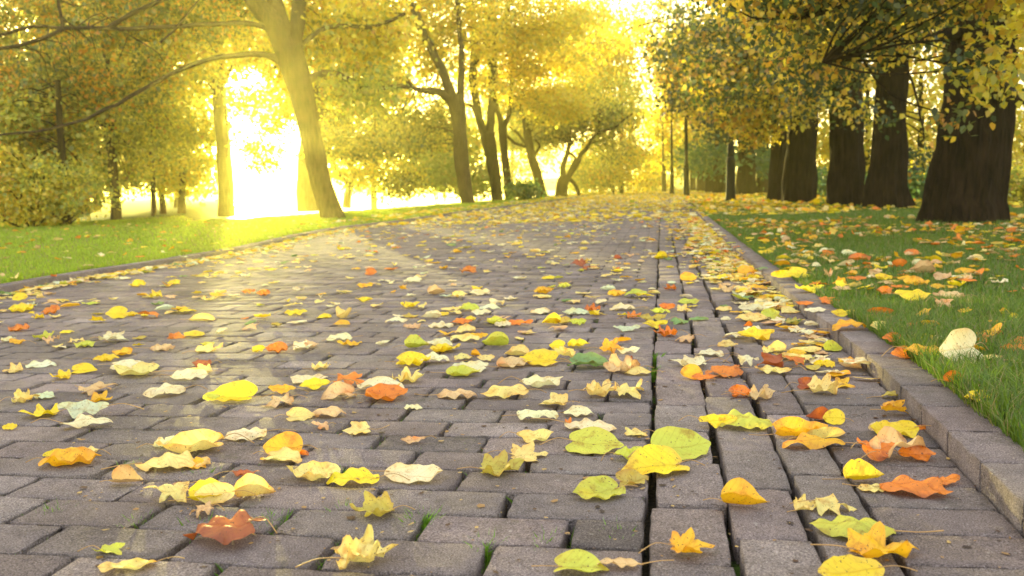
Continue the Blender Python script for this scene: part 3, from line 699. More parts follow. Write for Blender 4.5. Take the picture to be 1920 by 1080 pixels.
for i, (px, wd, Y, lab) in enumerate(((1354, 34, 36, 'dim far trunk just left of the first lamp post'), (1334, 26, 40, 'shadowed far trunk second left of the first lamp post'), (1316, 20, 46, 'narrow shadowed trunk nearest the second lamp post'), (1430, 26, 33, 'slim shaded trunk between the lamp post and the joined pair'))):
    tree('linden_tree', lab, 'tree', [(px, 365, wd, Y), (px, 330, wd*.9), (px+1, 250, wd*.8), (px+2, 150, wd*.6)], [],
         [(px-8, 296, 40, 30, -2, 2, 900, 'green', .17), (px-12, 215, 55, 55, 0, 2.4, 1700, ('dark_gold', 'gold', 'gold', 'dark_gold')[i], .18)], BARK_D, RG, 46+i, twigs=False)
tree('linden_tree', 'yellow-leaved tree hanging over the farthest lamp posts', 'tree', [(1299, 363, 12, 50), (1299, 320, 11), (1300, 240, 9), (1300, 140, 7)], [],
     [(1285, 230, 42, 90, -3, 2.5, 2600, 'gold', .18), (1300, 310, 38, 30, 1, 2.5, 1200, 'yellowgreen', .18), (1280, 60, 80, 80, -2, 3, 2400, 'dark_gold', .18)], BARK_D, RG, 50, twigs=False)
# sunlit wood behind the right-hand trunks
BG = 'sunlit trees behind the right-hand avenue'
for i, (px, wd, Y, regs, lab) in enumerate((
    (1560, 14, 27, [(1550, 290, 50, 60, 0, 2, 2000, 'sunny', .16), (1560, 170, 80, 80, 0, 2.5, 2400, 'sunny', .16)], 'sunlit yellow tree seen between the joined pair and third dark trunk'),
    (1625, 12, 26, [(1622, 280, 45, 65, 0, 2, 1800, 'sunny', .15), (1625, 150, 70, 80, 0, 2.5, 2000, 'sunny', .15)], 'sunlit yellow tree seen in the narrow gap between third and second trunks'),
    (1725, 16, 24, [(1735, 230, 75, 80, 0, 2, 3400, 'sunny', .14), (1720, 110, 90, 70, 0, 2.5, 2000, 'gold', .15), (1712, 330, 50, 28, 0, 1.6, 900, 'gold', .12)], 'brightest yellow tree, filling the gap left of the huge trunk'),
    (1925, 16, 23, [(1920, 200, 80, 90, 0, 2, 2800, 'sunny', .14), (1930, 60, 90, 90, 0, 2, 1800, 'gold', .14), (1930, 310, 60, 46, 0, 1.6, 1600, 'gold', .12)], 'sunlit yellow tree at the right border behind the huge trunk'))):
    tree('maple_tree', lab, 'tree', [(px, 372, wd, Y), (px, 330, wd*.9), (px+2, 250, wd*.7), (px+1, 150, wd*.5)], [], regs, BARK_D, BG, 60+i)
shrub('shaded green bush between the third and second right-hand trunks', 1625, 372, [(1624, 352, 34, 20, 0, 1.4, 1200, 'green', .11)], 70, Y=21)
shrub('shaded green bush low in the gap left of the huge trunk', 1715, 372, [(1712, 345, 44, 24, 0, 1.4, 1500, 'green', .11)], 71, Y=19)
shrub('green bush left of the third right-hand trunk', 1540, 372, [(1540, 348, 24, 24, 0, 1.2, 900, 'green', .12)], 72, Y=24)
shrub('sunlit low shrub at the right border beyond the huge trunk foot', 1915, 385, [(1910, 348, 50, 34, 0, 1.2, 1600, 'yellowgreen', .10)], 73, Y=15)
# far wood across the water and behind the left lawn
for i, (px, wd, Y, regs, lab) in enumerate((
    (20, 16, 24, [(20, 210, 170, 150, 0, 2.5, 6000, 'yellowgreen', .15), (30, 40, 190, 90, 0, 2.5, 3200, 'yellowgreen', .15)], 'far yellow-green tree at the left border behind all others'),
    (180, 14, 27, [(180, 220, 120, 140, 0, 2.5, 4800, 'yellowgreen', .16), (200, 60, 150, 90, 0, 2.5, 3000, 'sunny', .16)], 'far tree behind the one with a short bare foot'),
    (330, 12, 31, [(330, 200, 75, 110, 0, 2.5, 2600, 'sunny', .17), (350, 330, 40, 40, 0, 2, 500, 'sunny', .16)], 'far glowing tree beside the bright gap'),
    (700, 12, 34, [(700, 230, 120, 90, 0, 3, 3200, 'yellowgreen', .18), (710, 100, 140, 70, 0, 3, 1600, 'gold', .18), (800, 270, 100, 60, 0, 3, 2200, 'yellowgreen', .18)], 'far soft yellow tree over the water right of the leaning trunk'),
    (960, 8, 62, [(960, 290, 90, 46, 0, 3, 1800, 'olive', .18), (940, 200, 130, 80, 0, 3, 3000, 'yellowgreen', .2)], 'far slim tree visible between the middle trunks'),
    (1180, 10, 62, [(1190, 250, 60, 60, 0, 3, 1500, 'yellowgreen', .22)], 'most distant tree rising over the path end'))):
    tree('maple_tree', lab, 'tree', [(px, 376 if px < 1000 else 362, wd, Y), (px, 330, wd*.9), (px+2, 250, wd*.7), (px+1, 150, wd*.5)], [], regs, BARK_L, FG, 80+i, zdrop=1.0)

# ------------------------------------------------------------------ lamp posts
def lamp_post(px, py, label, Y=None, s=1.0):
    p = ground(px, py, LAWN_Z)
    if Y: p = at(px, py, Y); p.z = LAWN_Z
    root = empty('lamp_post', p); tag(root, label, 'lamp post', 'iron lamp posts along the right lawn')
    def part(name, prof, m, par=root, n=20):
        mb = MB(); mb.lathe([(r*s*.86, z*s) for r, z in prof], n); return link(name, mb.mesh(name), m, par, True)
    part('base', [(.150, -.05), (.150, .03), (.135, .06), (.128, .12), (.118, .30), (.112, .62), (.108, .86), (.115, .88), (.118, .93), (.104, .96), (.090, 1.0)], IRON)
    part('pole', [(.090, 1.0), (.082, 1.1), (.088, 1.14), (.088, 1.18), (.074, 1.22), (.068, 1.9), (.075, 1.93), (.064, 1.97), (.055, 3.6), (.062, 3.63), (.052, 3.67), (.045, 4.35)], IRON)
    part('lantern', [(.05, 4.34), (.10, 4.38), (.16, 4.42), (.21, 4.85), (.20, 4.86)], GLASS, n=6)
    part('lantern_cap', [(.25, 4.861), (.24, 4.89), (.10, 5.02), (.03, 5.08), (.03, 5.14), (.005, 5.18)], IRON, n=6)
lamp_post(1370, 378, 'thick black iron lamp post on the right lawn, nearest of the row')
lamp_post(1287, 362.5, 'black lamp post second in the row, beside the path', 30, .95)
lamp_post(1260, 361.5, 'thin dark lamp post third in the row beside the path', 40, .9)
lamp_post(1243.5, 361, 'farthest and faintest lamp post at the path end', 52, .9)
# ------------------------------------------------------------------ fallen leaves
LC = {'C': (.88, .82, .48), 'M': (.72, .80, .52), 'P': (.92, .76, .24), 'Y': (.92, .70, .01), 'G': (.92, .52, .01), 'O': (.88, .26, .015),
      'R': (.46, .11, .025), 'T': (.78, .52, .24), 'L': (.60, .64, .06), 'N': (.20, .34, .10), 'V': (.52, .42, .06)}
def outline(shape, th):
    a = np.abs((th + np.pi) % (2*np.pi) - np.pi)
    if shape == 'h':
        r = .47*(1 + .03*np.cos(2*a)) + .13*np.exp(-(a/.22)**2) - .16*np.exp(-((np.pi-a)/.26)**2) + .008*np.sin(22*th)
    elif shape == 'o':
        r = .47/np.sqrt(np.cos(a)**2 + (np.sin(a)/.60)**2) + .06*np.exp(-(a/.16)**2) + .005*np.sin(30*th)
    elif shape == 'l':
        r = .49/np.sqrt(np.cos(a)**2 + (np.sin(a)/.36)**2) + .03*np.exp(-(a/.12)**2)
    elif shape == 'r':
        r = .47 + .015*np.cos(3*th) + .05*np.exp(-(a/.2)**2)
    else:  # maple
        r = np.full_like(th, .27)
        for c, m, wd in ((0, .27, .33), (.98, .22, .30), (1.95, .14, .30)):
            r = np.maximum(r, .27 + m*np.exp(-((a-c)/wd)**2))
        r = r + .020*np.sin(19*th) + .014*np.sin(31*th+1) - .07*np.exp(-((np.pi-a)/.25)**2)
    return r
RATIO = {'h': .92, 'o': 1.0, 'l': 1.0, 'r': .95, 'm': 1.05}
def leaf_geo(shape, style, rng, nseg=44, rings=6):
    th = np.arange(nseg)*2*np.pi/nseg; r = outline(shape, th)
    if style == 'x': r = r*(1+.10*np.sin(3*th+rng.uniform(0, 6))+.06*np.sin(7*th+rng.uniform(0, 6)))
    P = [(0., 0.)]; rad = [0.]
    for k in range(1, rings+1):
        q = (k/rings)**.85
        for t, rr in zip(th, r): P.append((q*rr*math.cos(t), q*rr*math.sin(t)*RATIO[shape])); rad.append(q)
    P = np.array(P); rad = np.array(rad); uv = P.copy()
    tri = np.array([(0, 1+k, 1+(k+1) % nseg) for k in range(nseg)])
    quad = []
    for q in range(rings-1):
        b = 1+q*nseg
        for k in range(nseg): quad.append((b+k, b+nseg+k, b+nseg+(k+1) % nseg, b+(k+1) % nseg))
    quad = np.array(quad)
    x, y = P[:, 0], P[:, 1]; u = rng.uniform
    ky, kx, fold, wav = {'f': (u(.5, 1.5), u(-.8, 1.0), u(0, .15), .032), 'a': (-u(1.6, 2.6), -u(.5, 1.3), u(0, .1), .046), 'c': (u(1.6, 2.8), u(.4, 1.2), u(0, .15), .046),
                         'r': (u(4.2, 5.6), u(-.3, .4), 0, .015), 'x': (u(1.0, 2.0)*rng.choice([-1, 1]), u(.6, 1.6)*rng.choice([-1, 1]), u(0, .3), .060), 'v': (u(-.4, .5), u(.2, .9), u(.7, 1.2), .02), 'u': (u(.6, 1.5), u(-.3, .6), u(0, .15), .016)}[style]
    z = fold*np.abs(y)
    ph = rng.uniform(0, 6.28, 6); fr = rng.uniform(6, 15, 6)
    z = z + wav*(np.sin(x*fr[0]+ph[0])*np.cos(y*fr[1]+ph[1]) + .6*np.sin(x*fr[2]*1.7+y*fr[3]+ph[2]))*(.3+rad)
    z = z + wav*.5*rad**3*np.sin(np.arctan2(y, x)*rng.integers(4, 8)+ph[3])
    if style == 'x': z = z + .05*np.abs(np.sin(x*fr[4]+y*fr[5]+ph[5]))*rad
    if fold: y = y*math.cos(min(fold, 1.0)*.8)
    a = y*ky; yy = np.sin(a)/ky; z2 = z + (1-np.cos(a))/ky if abs(ky) > .05 else z
    yy = np.where(abs(ky) > .05, np.sin(a)/ky - z*np.sin(a), y); z2 = (1-np.cos(a))/ky + z*np.cos(a)
    b = x*kx; xx = np.sin(b)/kx - z2*np.sin(b); zz = (1-np.cos(b))/kx + z2*np.cos(b)
    return np.stack([xx, yy, zz], -1), [tri, quad], rad, uv
def leaf_cols(code, rad, uv, rng):
    b = np.array(LC[code])*rng.uniform(.88, 1.08)*rng.uniform(.95, 1.05, 3)
    n = len(rad); c = np.tile(b, (n, 1))
    edge = {'C': (.80, .62, .30), 'M': (.7, .7, .35), 'P': (.86, .52, .12), 'Y': (.84, .60, .05), 'G': (.72, .32, .03), 'O': (.50, .14, .02), 'R': (.26, .06, .02), 'T': (.48, .25, .09), 'L': (.66, .58, .06), 'N': (.28, .36, .08), 'V': (.50, .30, .05)}[code]
    w = (rad**4)*np.clip(.5 + .6*np.sin(uv[:, 0]*7+rng.uniform(0, 6)) , 0, 1)*rng.uniform(.5, 1.3)
    w = np.clip(w, 0, 1)
    c = c*(1-w[:, None]) + np.array(edge)*w[:, None]
    if rng.uniform() < .35:   # a patch that has turned already
        q = rng.uniform(-.4, .4, 2); d = np.exp(-((uv[:, 0]-q[0])**2+(uv[:, 1]-q[1])**2)/.03)*rng.uniform(.3, .9)
        alt = np.array(LC[{'C': 'P', 'M': 'P', 'P': 'G', 'Y': 'G', 'G': 'O', 'O': 'R', 'R': 'O', 'T': 'O', 'L': 'Y', 'N': 'L', 'V': 'G'}[code]])
        c = c*(1-d[:, None]) + alt*d[:, None]
    c = c*rng.uniform(.96, 1.04, (n, 1))
    return np.clip(c, .01, .92)
def rotm(axis, a): return np.array(Matrix.Rotation(a, 3, axis))
def place(V, L, tilt, yaw, pos, lift=0.0):
    V = V*L; V = V @ rotm('X', tilt).T; V = V @ rotm('Z', yaw).T
    V = V - np.array([0, 0, V[:, 2].min()]); return V + np.array(pos) + np.array([0, 0, lift])
def stalk_mesh(A, B, D, r):
    mb = MB(); pts, rr = smooth_path([A, B, D], [r, r*.8, r*1.1], 4); mb.tube(pts, rr, 6); return mb.mesh('stalk')
surf_pts = []
def surf_z(x, y):
    if x > right_x(y) + KERB_W: return LAWN_Z + .02
    if x > right_x(y) - .003: return KERB_TOP
    if x < left_x(y) - KERB_W: return lawn_z(x, y) + .022
    if x < left_x(y) + .003: return .040
    return .0015
GRP = 'fallen leaves on the path and lawn'
placed = []
def fallen_leaf(x, yb, w, h, code, shape, style, label, seed, wp=None, yawr=None):
    rng = np.random.default_rng(seed)
    if wp is None:
        g = ground(x, yb); z = surf_z(g.x, g.y)
        for _ in range(4): g = ground(x, yb, z); z = surf_z(g.x, g.y)
        D = depth_of(g)
    else:
        g = Vector(wp); D = depth_of(g); z = g.z
    L = w*D/FPX*1.14; dep = math.atan2(CAM_H - z, g.y)
    V, F, rad, uv = leaf_geo(shape, style, rng)
    br = np.ptp(uv[:, 1])*L
    tilt = math.asin(min(.97, h*D/(FPX*br))) - dep if h else rng.normal(0, .10)
    if style in 'caxrv' : tilt = min(max(tilt*.65, 0), 1.0)
    tilt = max(-.15, tilt)
    flip = rng.choice([0, math.pi]); yaw = YAW + flip + (rng.uniform(-.45, .45) if yawr is None else yawr)
    tsign = 1 if abs(flip) < .1 else -1
    V = place(V, L, tilt*tsign, yaw, (g.x, g.y, z))
    # the pixel gives the near foot of the leaf: push its body back
    sh = V[:, 1].min() - g.y; V[:, 1] -= sh if wp is None else 0
    cols = leaf_cols(code, rad, uv, rng)
    me = np_mesh('blade', V - np.array(g), F, cols, uv)
    big = w*1.0 > 34
    base = V[np.argmin(uv[:, 0]+np.abs(uv[:, 1])*2)]; inner_ = V[0]
    d = Vector(base - inner_); d.z = 0; d = d.normalized() if d.length > 1e-5 else Vector((1, 0, 0))
    A = Vector(inner_)*.15 + Vector(base)*.85 ; A.z += .0005
    sl = L*rng.uniform(.35, .65); bend = Vector((-d.y, d.x, 0))*rng.uniform(-.4, .4)
    B = Vector(base) + d*sl*.5 + Vector((0, 0, rng.uniform(-.05, .25)*sl)); E = Vector(base) + (d+bend)*sl; E.z = max(z+.001, E.z*.5+z*.5 + rng.uniform(-.1, .2)*sl); B.z = max(B.z, z+.001)
    G = Vector(g)
    sm = stalk_mesh(A-G, B-G, E-G, max(.0007, L*.0085))
    if big:
        root = empty('fallen_leaf', g); tag(root, label, 'leaf', GRP)
        link('blade', me, LEAF, root, True); link('stalk', sm, STALK, root, True)
    else:
        nb = len(me.vertices); o = tag(link('fallen_leaf', me, LEAF, None, True), label, 'leaf', GRP); o.location = g
    placed.append((g.x, g.y, L, label, code, shape))
TAB = [
 (72,750,44,15,'M','o','a','small pale mint leaf near the left border, above the long yellow-green folded one'),
 (155,742,66,18,'T','m','x','crumpled tan leaf lying over a golden one near the left edge'),
 (166,758,52,22,'G','m','c','golden brown-edged leaf tucked under the crumpled tan one on the left'),
 (298,747,70,20,'C','o','a','cream oval leaf alone between the crumpled tan leaf and the big bright yellow one'),
 (423,757,86,46,'Y','h','u','big bright yellow leaf standing half upright on the left-centre paving'),
 (392,752,30,14,'L','o','f','small pale green blade poking from behind the big bright yellow upright leaf'),
 (526,739,52,14,'G','l','f','narrow golden leaf left of the glossy yellow oval one'),
 (586,732,52,26,'Y','o','c','glossy yellow oval leaf held inside a larger cream one'),
 (572,722,62,16,'C','h','f','cream leaf cupping the glossy yellow oval one'),
 (516,768,58,20,'T','m','x','crumpled buff leaf above the joined pair of cream leaves'),
 (551,791,48,28,'P','h','f','left half of the joined pair of cream leaves, darker stalk between'),
 (607,785,64,20,'T','o','a','right half of the joined pair of buff-cream leaves'),
 (57,790,78,17,'Y','m','f','flat yellow lobed leaf at the left border'),
 (150,786,100,34,'M','l','c','long pale green leaf with yellow fold at the left'),
 (146,807,84,20,'C','l','a','grey-white leaf lying just in front of the long pale green one'),
 (600,809,36,13,'T','m','x','small torn tan scrap below the joined pair of cream leaves'),
 (345,858,110,46,'P','h','c','largest cream-yellow leaf in the overlapping heap left of centre foreground'),
 (292,843,62,18,'C','m','f','pale cream leaf at the left side of the heap with the largest cream leaf'),
 (398,826,34,18,'G','o','v','little golden tip at the right side of the cream heap'),
 (450,830,72,26,'C','o','a','arched cream leaf right of the cream heap'),
 (98,884,96,34,'G','h','c','golden cupped leaf with brown ends at the lower left'),
 (90,862,36,22,'Y','r','c','small golden dome rising from the cupped leaf at the lower left'),
 (146,857,58,18,'P','o','f','buff oval leaf right behind the golden cupped one'),
 (522,860,68,54,'G','r','u','upright round amber leaf standing on the left-centre foreground'),
 (512,873,72,22,'P','h','f','pale yellow leaf lying under the upright round amber one'),
 (562,855,28,14,'O','o','r','small rolled orange tip right of the upright round amber leaf'),
 (216,914,54,46,'T','h','v','folded tan leaf standing like a shell at the lower left'),
 (300,888,122,30,'P','o','a','long arched cream leaf with golden right end in the lower left'),
 (350,882,46,20,'G','h','f','bright golden right end of the long arched cream leaf'),
 (336,914,32,34,'T','l','v','small upright rust-tipped leaf curl above the spiky leaf cluster'),
 (306,950,88,40,'P','m','x','spiky pale yellow leaf at the lower left of the foreground cluster'),
 (370,950,78,50,'Y','h','v','bright folded middle leaf of the lower left foreground cluster'),
 (397,948,66,58,'P','o','u','tall pale gold curved leaf, right side of the lower left cluster'),
 (458,940,66,40,'P','h','v','diamond-shaped folded leaf with orange edge, right of the lower left cluster'),
 (368,974,48,20,'T','m','x','small dry brown scrap below the lower left cluster'),
 (455,895,50,10,'R','l','c','thin rust-brown sliver on the paving between two golden leaves'),
 (578,909,92,38,'P','h','c','pale gold leaf with dark underside, left of a flat yellow-green oval'),
 (654,916,92,30,'Y','o','f','flat pale yellow oval leaf touching the pale gold one on its left'),
 (400,1038,120,50,'R','h','x','crumpled rust-red leaf at the bottom left'),
 (182,1047,62,18,'L','m','f','small pale green ragged leaf at the bottom left'),
 (224,1082,96,14,'P','o','f','pale leaf cut by the bottom left edge of the picture'),
 (652,1078,142,62,'P','m','x','big crumpled cream-yellow leaf at the bottom, left of centre'),
 (696,982,102,54,'V','m','c','curled olive-yellow lobed leaf with orange tip, bottom centre-left'),
 (708,757,76,40,'O','h','c','vivid orange folded leaf in the centre-left heap'),
 (722,748,52,28,'G','m','f','golden lobed leaf on the right of the vivid orange folded one'),
 (704,738,88,22,'C','o','f','cream leaf behind the vivid orange folded one'),
 (752,722,74,22,'P','m','x','peach crumpled leaf topping the centre-left heap'),
 (636,730,64,24,'O','m','x','orange and tan crumpled leaf left of the centre-left heap'),
 (630,752,58,30,'T','h','f','faded tan leaf below the orange and tan crumpled one'),
 (667,819,60,28,'P','m','f','pale yellow lobed leaf right of the joined cream pair'),
 (771,769,32,9,'C','o','f','tiny cream leaf above the long row of bare pavers in the centre'),
 (850,751,72,15,'T','o','a','arched tan leaf with orange tip in the centre'),
 (945,750,82,24,'P','o','a','boat-shaped pale leaf lying upside down in the centre'),
 (1010,732,82,20,'C','o','c','cream leaf with stalk pointing up and golden curled tip'),
 (1115,750,86,20,'P','m','x','left piece of the long crumpled pale pair left of the dark joint'),
 (1172,750,74,20,'P','m','x','right piece of the long crumpled pale pair left of the dark joint'),
 (1043,767,64,22,'P','m','f','small pale star-shaped leaf in the centre foreground'),
 (1004,793,72,18,'C','o','a','cream oval leaf with upright stalk below the small star-shaped one'),
 (1083,782,54,17,'C','o','f','cream leaf with tiny orange leaf against it'),
 (1064,803,28,26,'O','m','v','tiny bright orange upright leaf curl'),
 (1000,831,68,28,'P','o','c','pale cupped oval leaf left of the lime heart-shaped one'),
 (1102,814,92,22,'C','o','f','cream leaf behind the lime heart-shaped one'),
 (1104,853,94,54,'L','h','u','lime heart-shaped leaf with orange upper tip, standing on the centre paving'),
 (773,833,44,11,'T','l','f','thin tan sliver lying alone on a centre paver'),
 (974,869,80,38,'P','m','f','pale lobed leaf touching the spotted olive one'),
 (921,896,98,44,'V','m','c','spotted olive-gold lobed leaf in the centre foreground'),
 (1195,822,48,18,'P','m','f','small pale leaf bridging toward the dark joint'),
 (766,908,112,37,'C','o','f','large cream-green leaf with long stalk to the right'),
 (1125,941,90,44,'L','h','f','yellow-green heart-shaped leaf with stalk upward, front centre-right'),
 (1180,915,58,42,'V','h','c','dull olive curled leaf under the big spotted yellow one'),
 (1188,867,76,28,'L','o','c','pale lime leaf left of the big round green one over the dark joint'),
 (1274,863,106,68,'L','r','u','largest round lime-green leaf, standing over the dark joint'),
 (1236,896,110,60,'Y','h','u','big yellow-orange spotted leaf in front of the round lime-green one'),
 (1078,1084,90,44,'L','h','u','pointed yellow-green leaf rising from the bottom edge'),
 (1160,1070,84,13,'T','l','f','narrow pinkish dry leaf with long stalk at the bottom'),
 (1282,1051,96,56,'G','m','c','curled golden lobed leaf on the first paver column, bottom'),
 (1345,805,66,44,'Y','l','c','curled-up spotted yellow end of the long wavy leaf'),
 (1398,808,104,32,'L','o','a','long wavy yellow-green leaf lying across two paver columns'),
 (1390,746,44,30,'O','h','c','fiery orange blade of the crumpled star leaf right of the columns'),
 (1424,752,66,28,'T','m','x','peach crumpled star-shaped leaf right of the fiery orange blade'),
 (1497,826,92,34,'G','h','c','golden cupped leaf, left one of the three stacked on the paver columns'),
 (1546,830,88,44,'P','l','v','pale yellow folded leaf slanting over the golden cupped one'),
 (1532,850,112,26,'G','l','a','long golden leaf along the front of the three stacked ones'),
 (1545,793,44,42,'R','h','v','rust-orange leaf standing between the cluster and the yellow round one'),
 (1568,797,36,32,'Y','r','u','round yellow leaf standing right of the rust-orange one'),
 (1545,745,84,34,'P','m','x','pale torn cluster leaf above the rust-orange standing one'),
 (1580,730,44,22,'G','m','f','small golden leaf on the right of the pale torn cluster leaf'),
 (1618,911,70,50,'Y','h','v','V-folded yellow leaf at the edge of the cross pavers'),
 (1684,825,86,42,'Y','o','c','yellow leaf cupped like a bowl near the kerb'),
 (1648,814,38,20,'C','o','f','small white-green leaf left of the cupped yellow bowl leaf'),
 (1676,782,54,18,'G','m','x','toothed golden leaf behind the cupped yellow bowl leaf'),
 (1730,806,24,48,'O','l','u','narrow orange leaf leaning upright against the kerb'),
 (1648,868,62,44,'O','h','x','orange-brown left part of the large crumpled heap by the kerb'),
 (1690,868,92,40,'T','h','x','large crumpled cream-pink leaf with brown folds by the kerb'),
 (1722,866,60,36,'O','o','c','orange right part of the large crumpled heap by the kerb'),
 (1722,935,116,36,'O','o','a','long bright orange leaf with drooping stalk, lower right'),
 (1780,913,62,14,'O','l','f','slim orange leaf pointing to the kerb behind the long bright orange one'),
 (1640,924,52,14,'P','o','f','pale leaf end beside the long bright orange leaf'),
 (1388,958,78,46,'G','h','v','small golden folded leaf with long stalk on the second paver column'),
 (1508,965,56,42,'P','m','x','left of the two crumpled pale yellow leaves on the third paver column'),
 (1556,971,76,38,'P','m','x','right of the two crumpled pale yellow leaves on the third paver column'),
 (1612,1019,138,44,'L','o','a','large pale yellow-green oval leaf with stalk sticking up, lower right'),
 (1652,1067,146,46,'G','m','c','long ragged golden leaf at the bottom right'),
 (1606,1096,120,52,'Y','o','u','broad yellow leaf cut by the bottom edge at the right'),
 (1814,686,88,88,'C','h','u','big pale cream leaf standing upright in the right-hand grass'),
 (1792,732,42,46,'O','h','v','orange leaf standing at the grass edge behind the kerb'),
 (1652,628,36,34,'P','o','c','buff rolled leaf in the grass just beyond the kerb'),
 (1680,652,34,28,'O','h','c','pinkish-brown curled leaf at the grass edge right of the kerb'),
 (1704,674,46,34,'O','h','c','strong orange leaf at the grass edge left of the big cream upright one'),
 (1738,673,72,26,'G','o','a','golden-orange leaf touching the big cream upright one'),
 (1596,622,70,14,'G','l','a','golden-orange leaf resting across the kerb top'),
 (1586,594,46,13,'Y','l','f','yellow leaf on the kerb top with its end in the grass'),
 (1531,586,36,10,'C','o','a','white-green leaf on the kerb top'),
 (1554,572,44,17,'O','m','x','small orange cluster leaf on the outer kerb edge'),
 (1518,551,58,13,'Y','l','c','long yellow leaf lying on the outer kerb edge'),
 (1501,527,38,22,'Y','h','u','olive-yellow round leaf standing beside the kerb'),
 (1468,522,40,16,'Y','l','f','smooth golden leaf lying beside the kerb, left of the olive-yellow one'),
 (1436,478,26,16,'Y','l','c','small yellow leaf standing in the grass beside the kerb'),
 (1562,660,34,30,'L','h','v','olive-yellow leaf leaning on the kerb face'),
 (1538,688,20,22,'Y','r','c','left wing of the little yellow double leaf near the kerb'),
 (1555,690,22,20,'Y','r','c','right wing of the little yellow double leaf near the kerb'),
 (1524,637,40,7,'T','l','c','thin pinkish sliver near the kerb face'),
 (1657,526,28,18,'Y','h','c','small bright yellow cupped leaf in the right grass'),
 (1664,552,30,22,'O','h','c','small orange upright leaf in the right grass below the bright yellow cupped one'),
 (1720,536,40,22,'G','h','c','amber rounded leaf in the right grass'),
 (1714,566,56,24,'Y','h','a','wide lemon leaf with folded front in the right grass'),
 (1786,560,50,16,'T','o','a','beige flat leaf in the right grass right of the lemon one'),
 (1772,580,42,22,'T','m','x','beige crumpled leaf in the right grass below the beige flat one'),
 (1888,590,22,18,'G','r','c','round golden leaf near the right border of the grass'),
 (1904,598,16,16,'Y','r','c','tiny lemon round leaf near the right border of the grass'),
 (1905,664,50,18,'O','l','c','red-orange leaf in the grass at the right border'),
 (1738,514,44,26,'T','h','v','peach folded leaf farther back in the right grass'),
 (1592,480,24,16,'C','h','c','white-pink small leaf farther back in the right grass'),
 (1612,490,36,18,'O','h','c','dull orange leaf beside the white-pink small one in the grass'),
 (1912,750,22,28,'P','h','x','pale crumpled leaf in the grass cut by the right border'),
 (1765,642,28,11,'C','l','x','little white curled leaf left of the big cream upright one'),
 (1168,583,46,9,'C','o','f','white-green leaf left of the green-and-rust pair at the dark joint'),
 (1250,580,30,16,'O','o','c','glowing rust-orange oval leaf beside the dark joint'),
 (1236,588,34,12,'L','o','c','olive-yellow leaf under the glowing rust-orange oval'),
 (1279,586,32,13,'P','m','f','pale yellow leaf right of the glowing rust-orange oval'),
 (1290,571,40,12,'L','o','a','lime-yellow leaf on the first paver column'),
 (1185,599,34,12,'O','m','c','orange curled leaf left end of the olive strip across the joint'),
 (1222,603,54,14,'V','l','c','olive-yellow strip-like leaf across the dark joint'),
 (1273,609,30,11,'N','h','f','small fresh green leaf on the first paver column'),
 (1228,618,50,14,'Y','l','c','bright yellow narrow leaf over the joint in front of the olive strip'),
 (1254,634,50,18,'O','m','x','peach-orange lobed leaf right of the bright yellow narrow one'),
 (1175,622,52,9,'M','l','f','long pale mint leaf left of the dark joint'),
 (1138,665,52,36,'G','m','c','large golden maple-like leaf left of the dark joint'),
 (1166,642,34,22,'G','l','v','golden upright tip right behind the large maple-like leaf'),
 (1176,664,44,10,'C','l','f','pale leaf right beside the large golden maple-like one'),
 (1174,702,82,26,'T','m','x','buff crumpled leaf beside the fresh green one, near the dark joint'),
 (1196,705,48,16,'P','o','a','pale oval leaf in front of the buff crumpled one near the joint'),
 (1182,676,18,9,'R','m','x','tiny red leaf above the buff crumpled one'),
 (1290,645,44,11,'T','m','x','rust and buff leaf crossing the first column'),
 (1332,670,50,9,'C','o','f','pale leaf with stalk to the left on the first column'),
 (1304,692,76,18,'C','m','f','wide ragged cream leaf behind the amber upright one'),
 (1298,712,40,32,'G','r','u','amber upright leaf standing on the first column'),
 (1324,713,44,12,'O','l','c','amber curling tail beside the amber upright leaf'),
 (1364,708,62,22,'O','h','a','arched orange leaf on the second column'),
 (1397,688,46,20,'C','m','a','white-green bent leaf over the right joint'),
 (1366,652,40,14,'P','l','a','pale sliver leaf on the second column'),
 (1357,584,30,9,'P','o','f','pale yellow small leaf across the second column joint'),
 (1362,601,20,9,'C','o','a','tiny cream leaf below the pale yellow one on the third column'),
 (1410,583,40,18,'C','o','c','cream leaf on top of the pale heap near the kerb'),
 (1412,604,56,17,'P','o','f','flat cream-yellow leaf at the front of the pale heap near the kerb'),
 (1450,600,44,28,'L','h','c','pale green leaf right side of the pale heap near the kerb'),
 (1418,641,72,26,'Y','o','c','large yellow leaf with cream edge in front of the pale heap'),
 (1414,622,34,10,'C','l','a','cream edge leaf on top of the large yellow one'),
 (1461,662,36,30,'P','h','v','pale yellow folded leaf right of the large yellow one'),
 (1494,669,32,18,'G','o','c','amber leaf at the foot of the pale yellow folded one'),
 (1438,664,28,22,'P','m','x','pale ragged leaf left of the pale yellow folded one'),
 (1456,692,58,30,'R','m','x','dark rust leaf in the cluster on the third column'),
 (1452,702,62,13,'P','l','c','pale orange-rimmed leaf below the dark rust one'),
 (1517,731,44,32,'R','h','c','deep red-orange leaf hanging at the front of the third column'),
 (1490,690,44,20,'O','m','x','rust-orange stalky leaf between the two red ones'),
 (1405,613,16,16,'O','h','v','small orange standing tip before the pale heap'),
 (1486,611,36,13,'V','m','c','olive leaf near the kerb, right of the pale heap'),
 (1494,624,28,12,'C','h','f','tiny peach-white leaf below the olive one'),
 (1402,517,34,22,'G','r','u','round orange-yellow leaf standing in the kerbside pile'),
 (1290,527,28,18,'G','r','u','round yellow-brown leaf on the second column, far part'),
 (1012,687,66,34,'Y','h','u','brightest yellow upright leaf in the very centre of the path'),
 (955,692,58,22,'T','h','c','peach leaf left of the brightest yellow one in the centre'),
 (970,670,42,20,'P','h','v','cream leaf with orange tip above the peach one in the centre'),
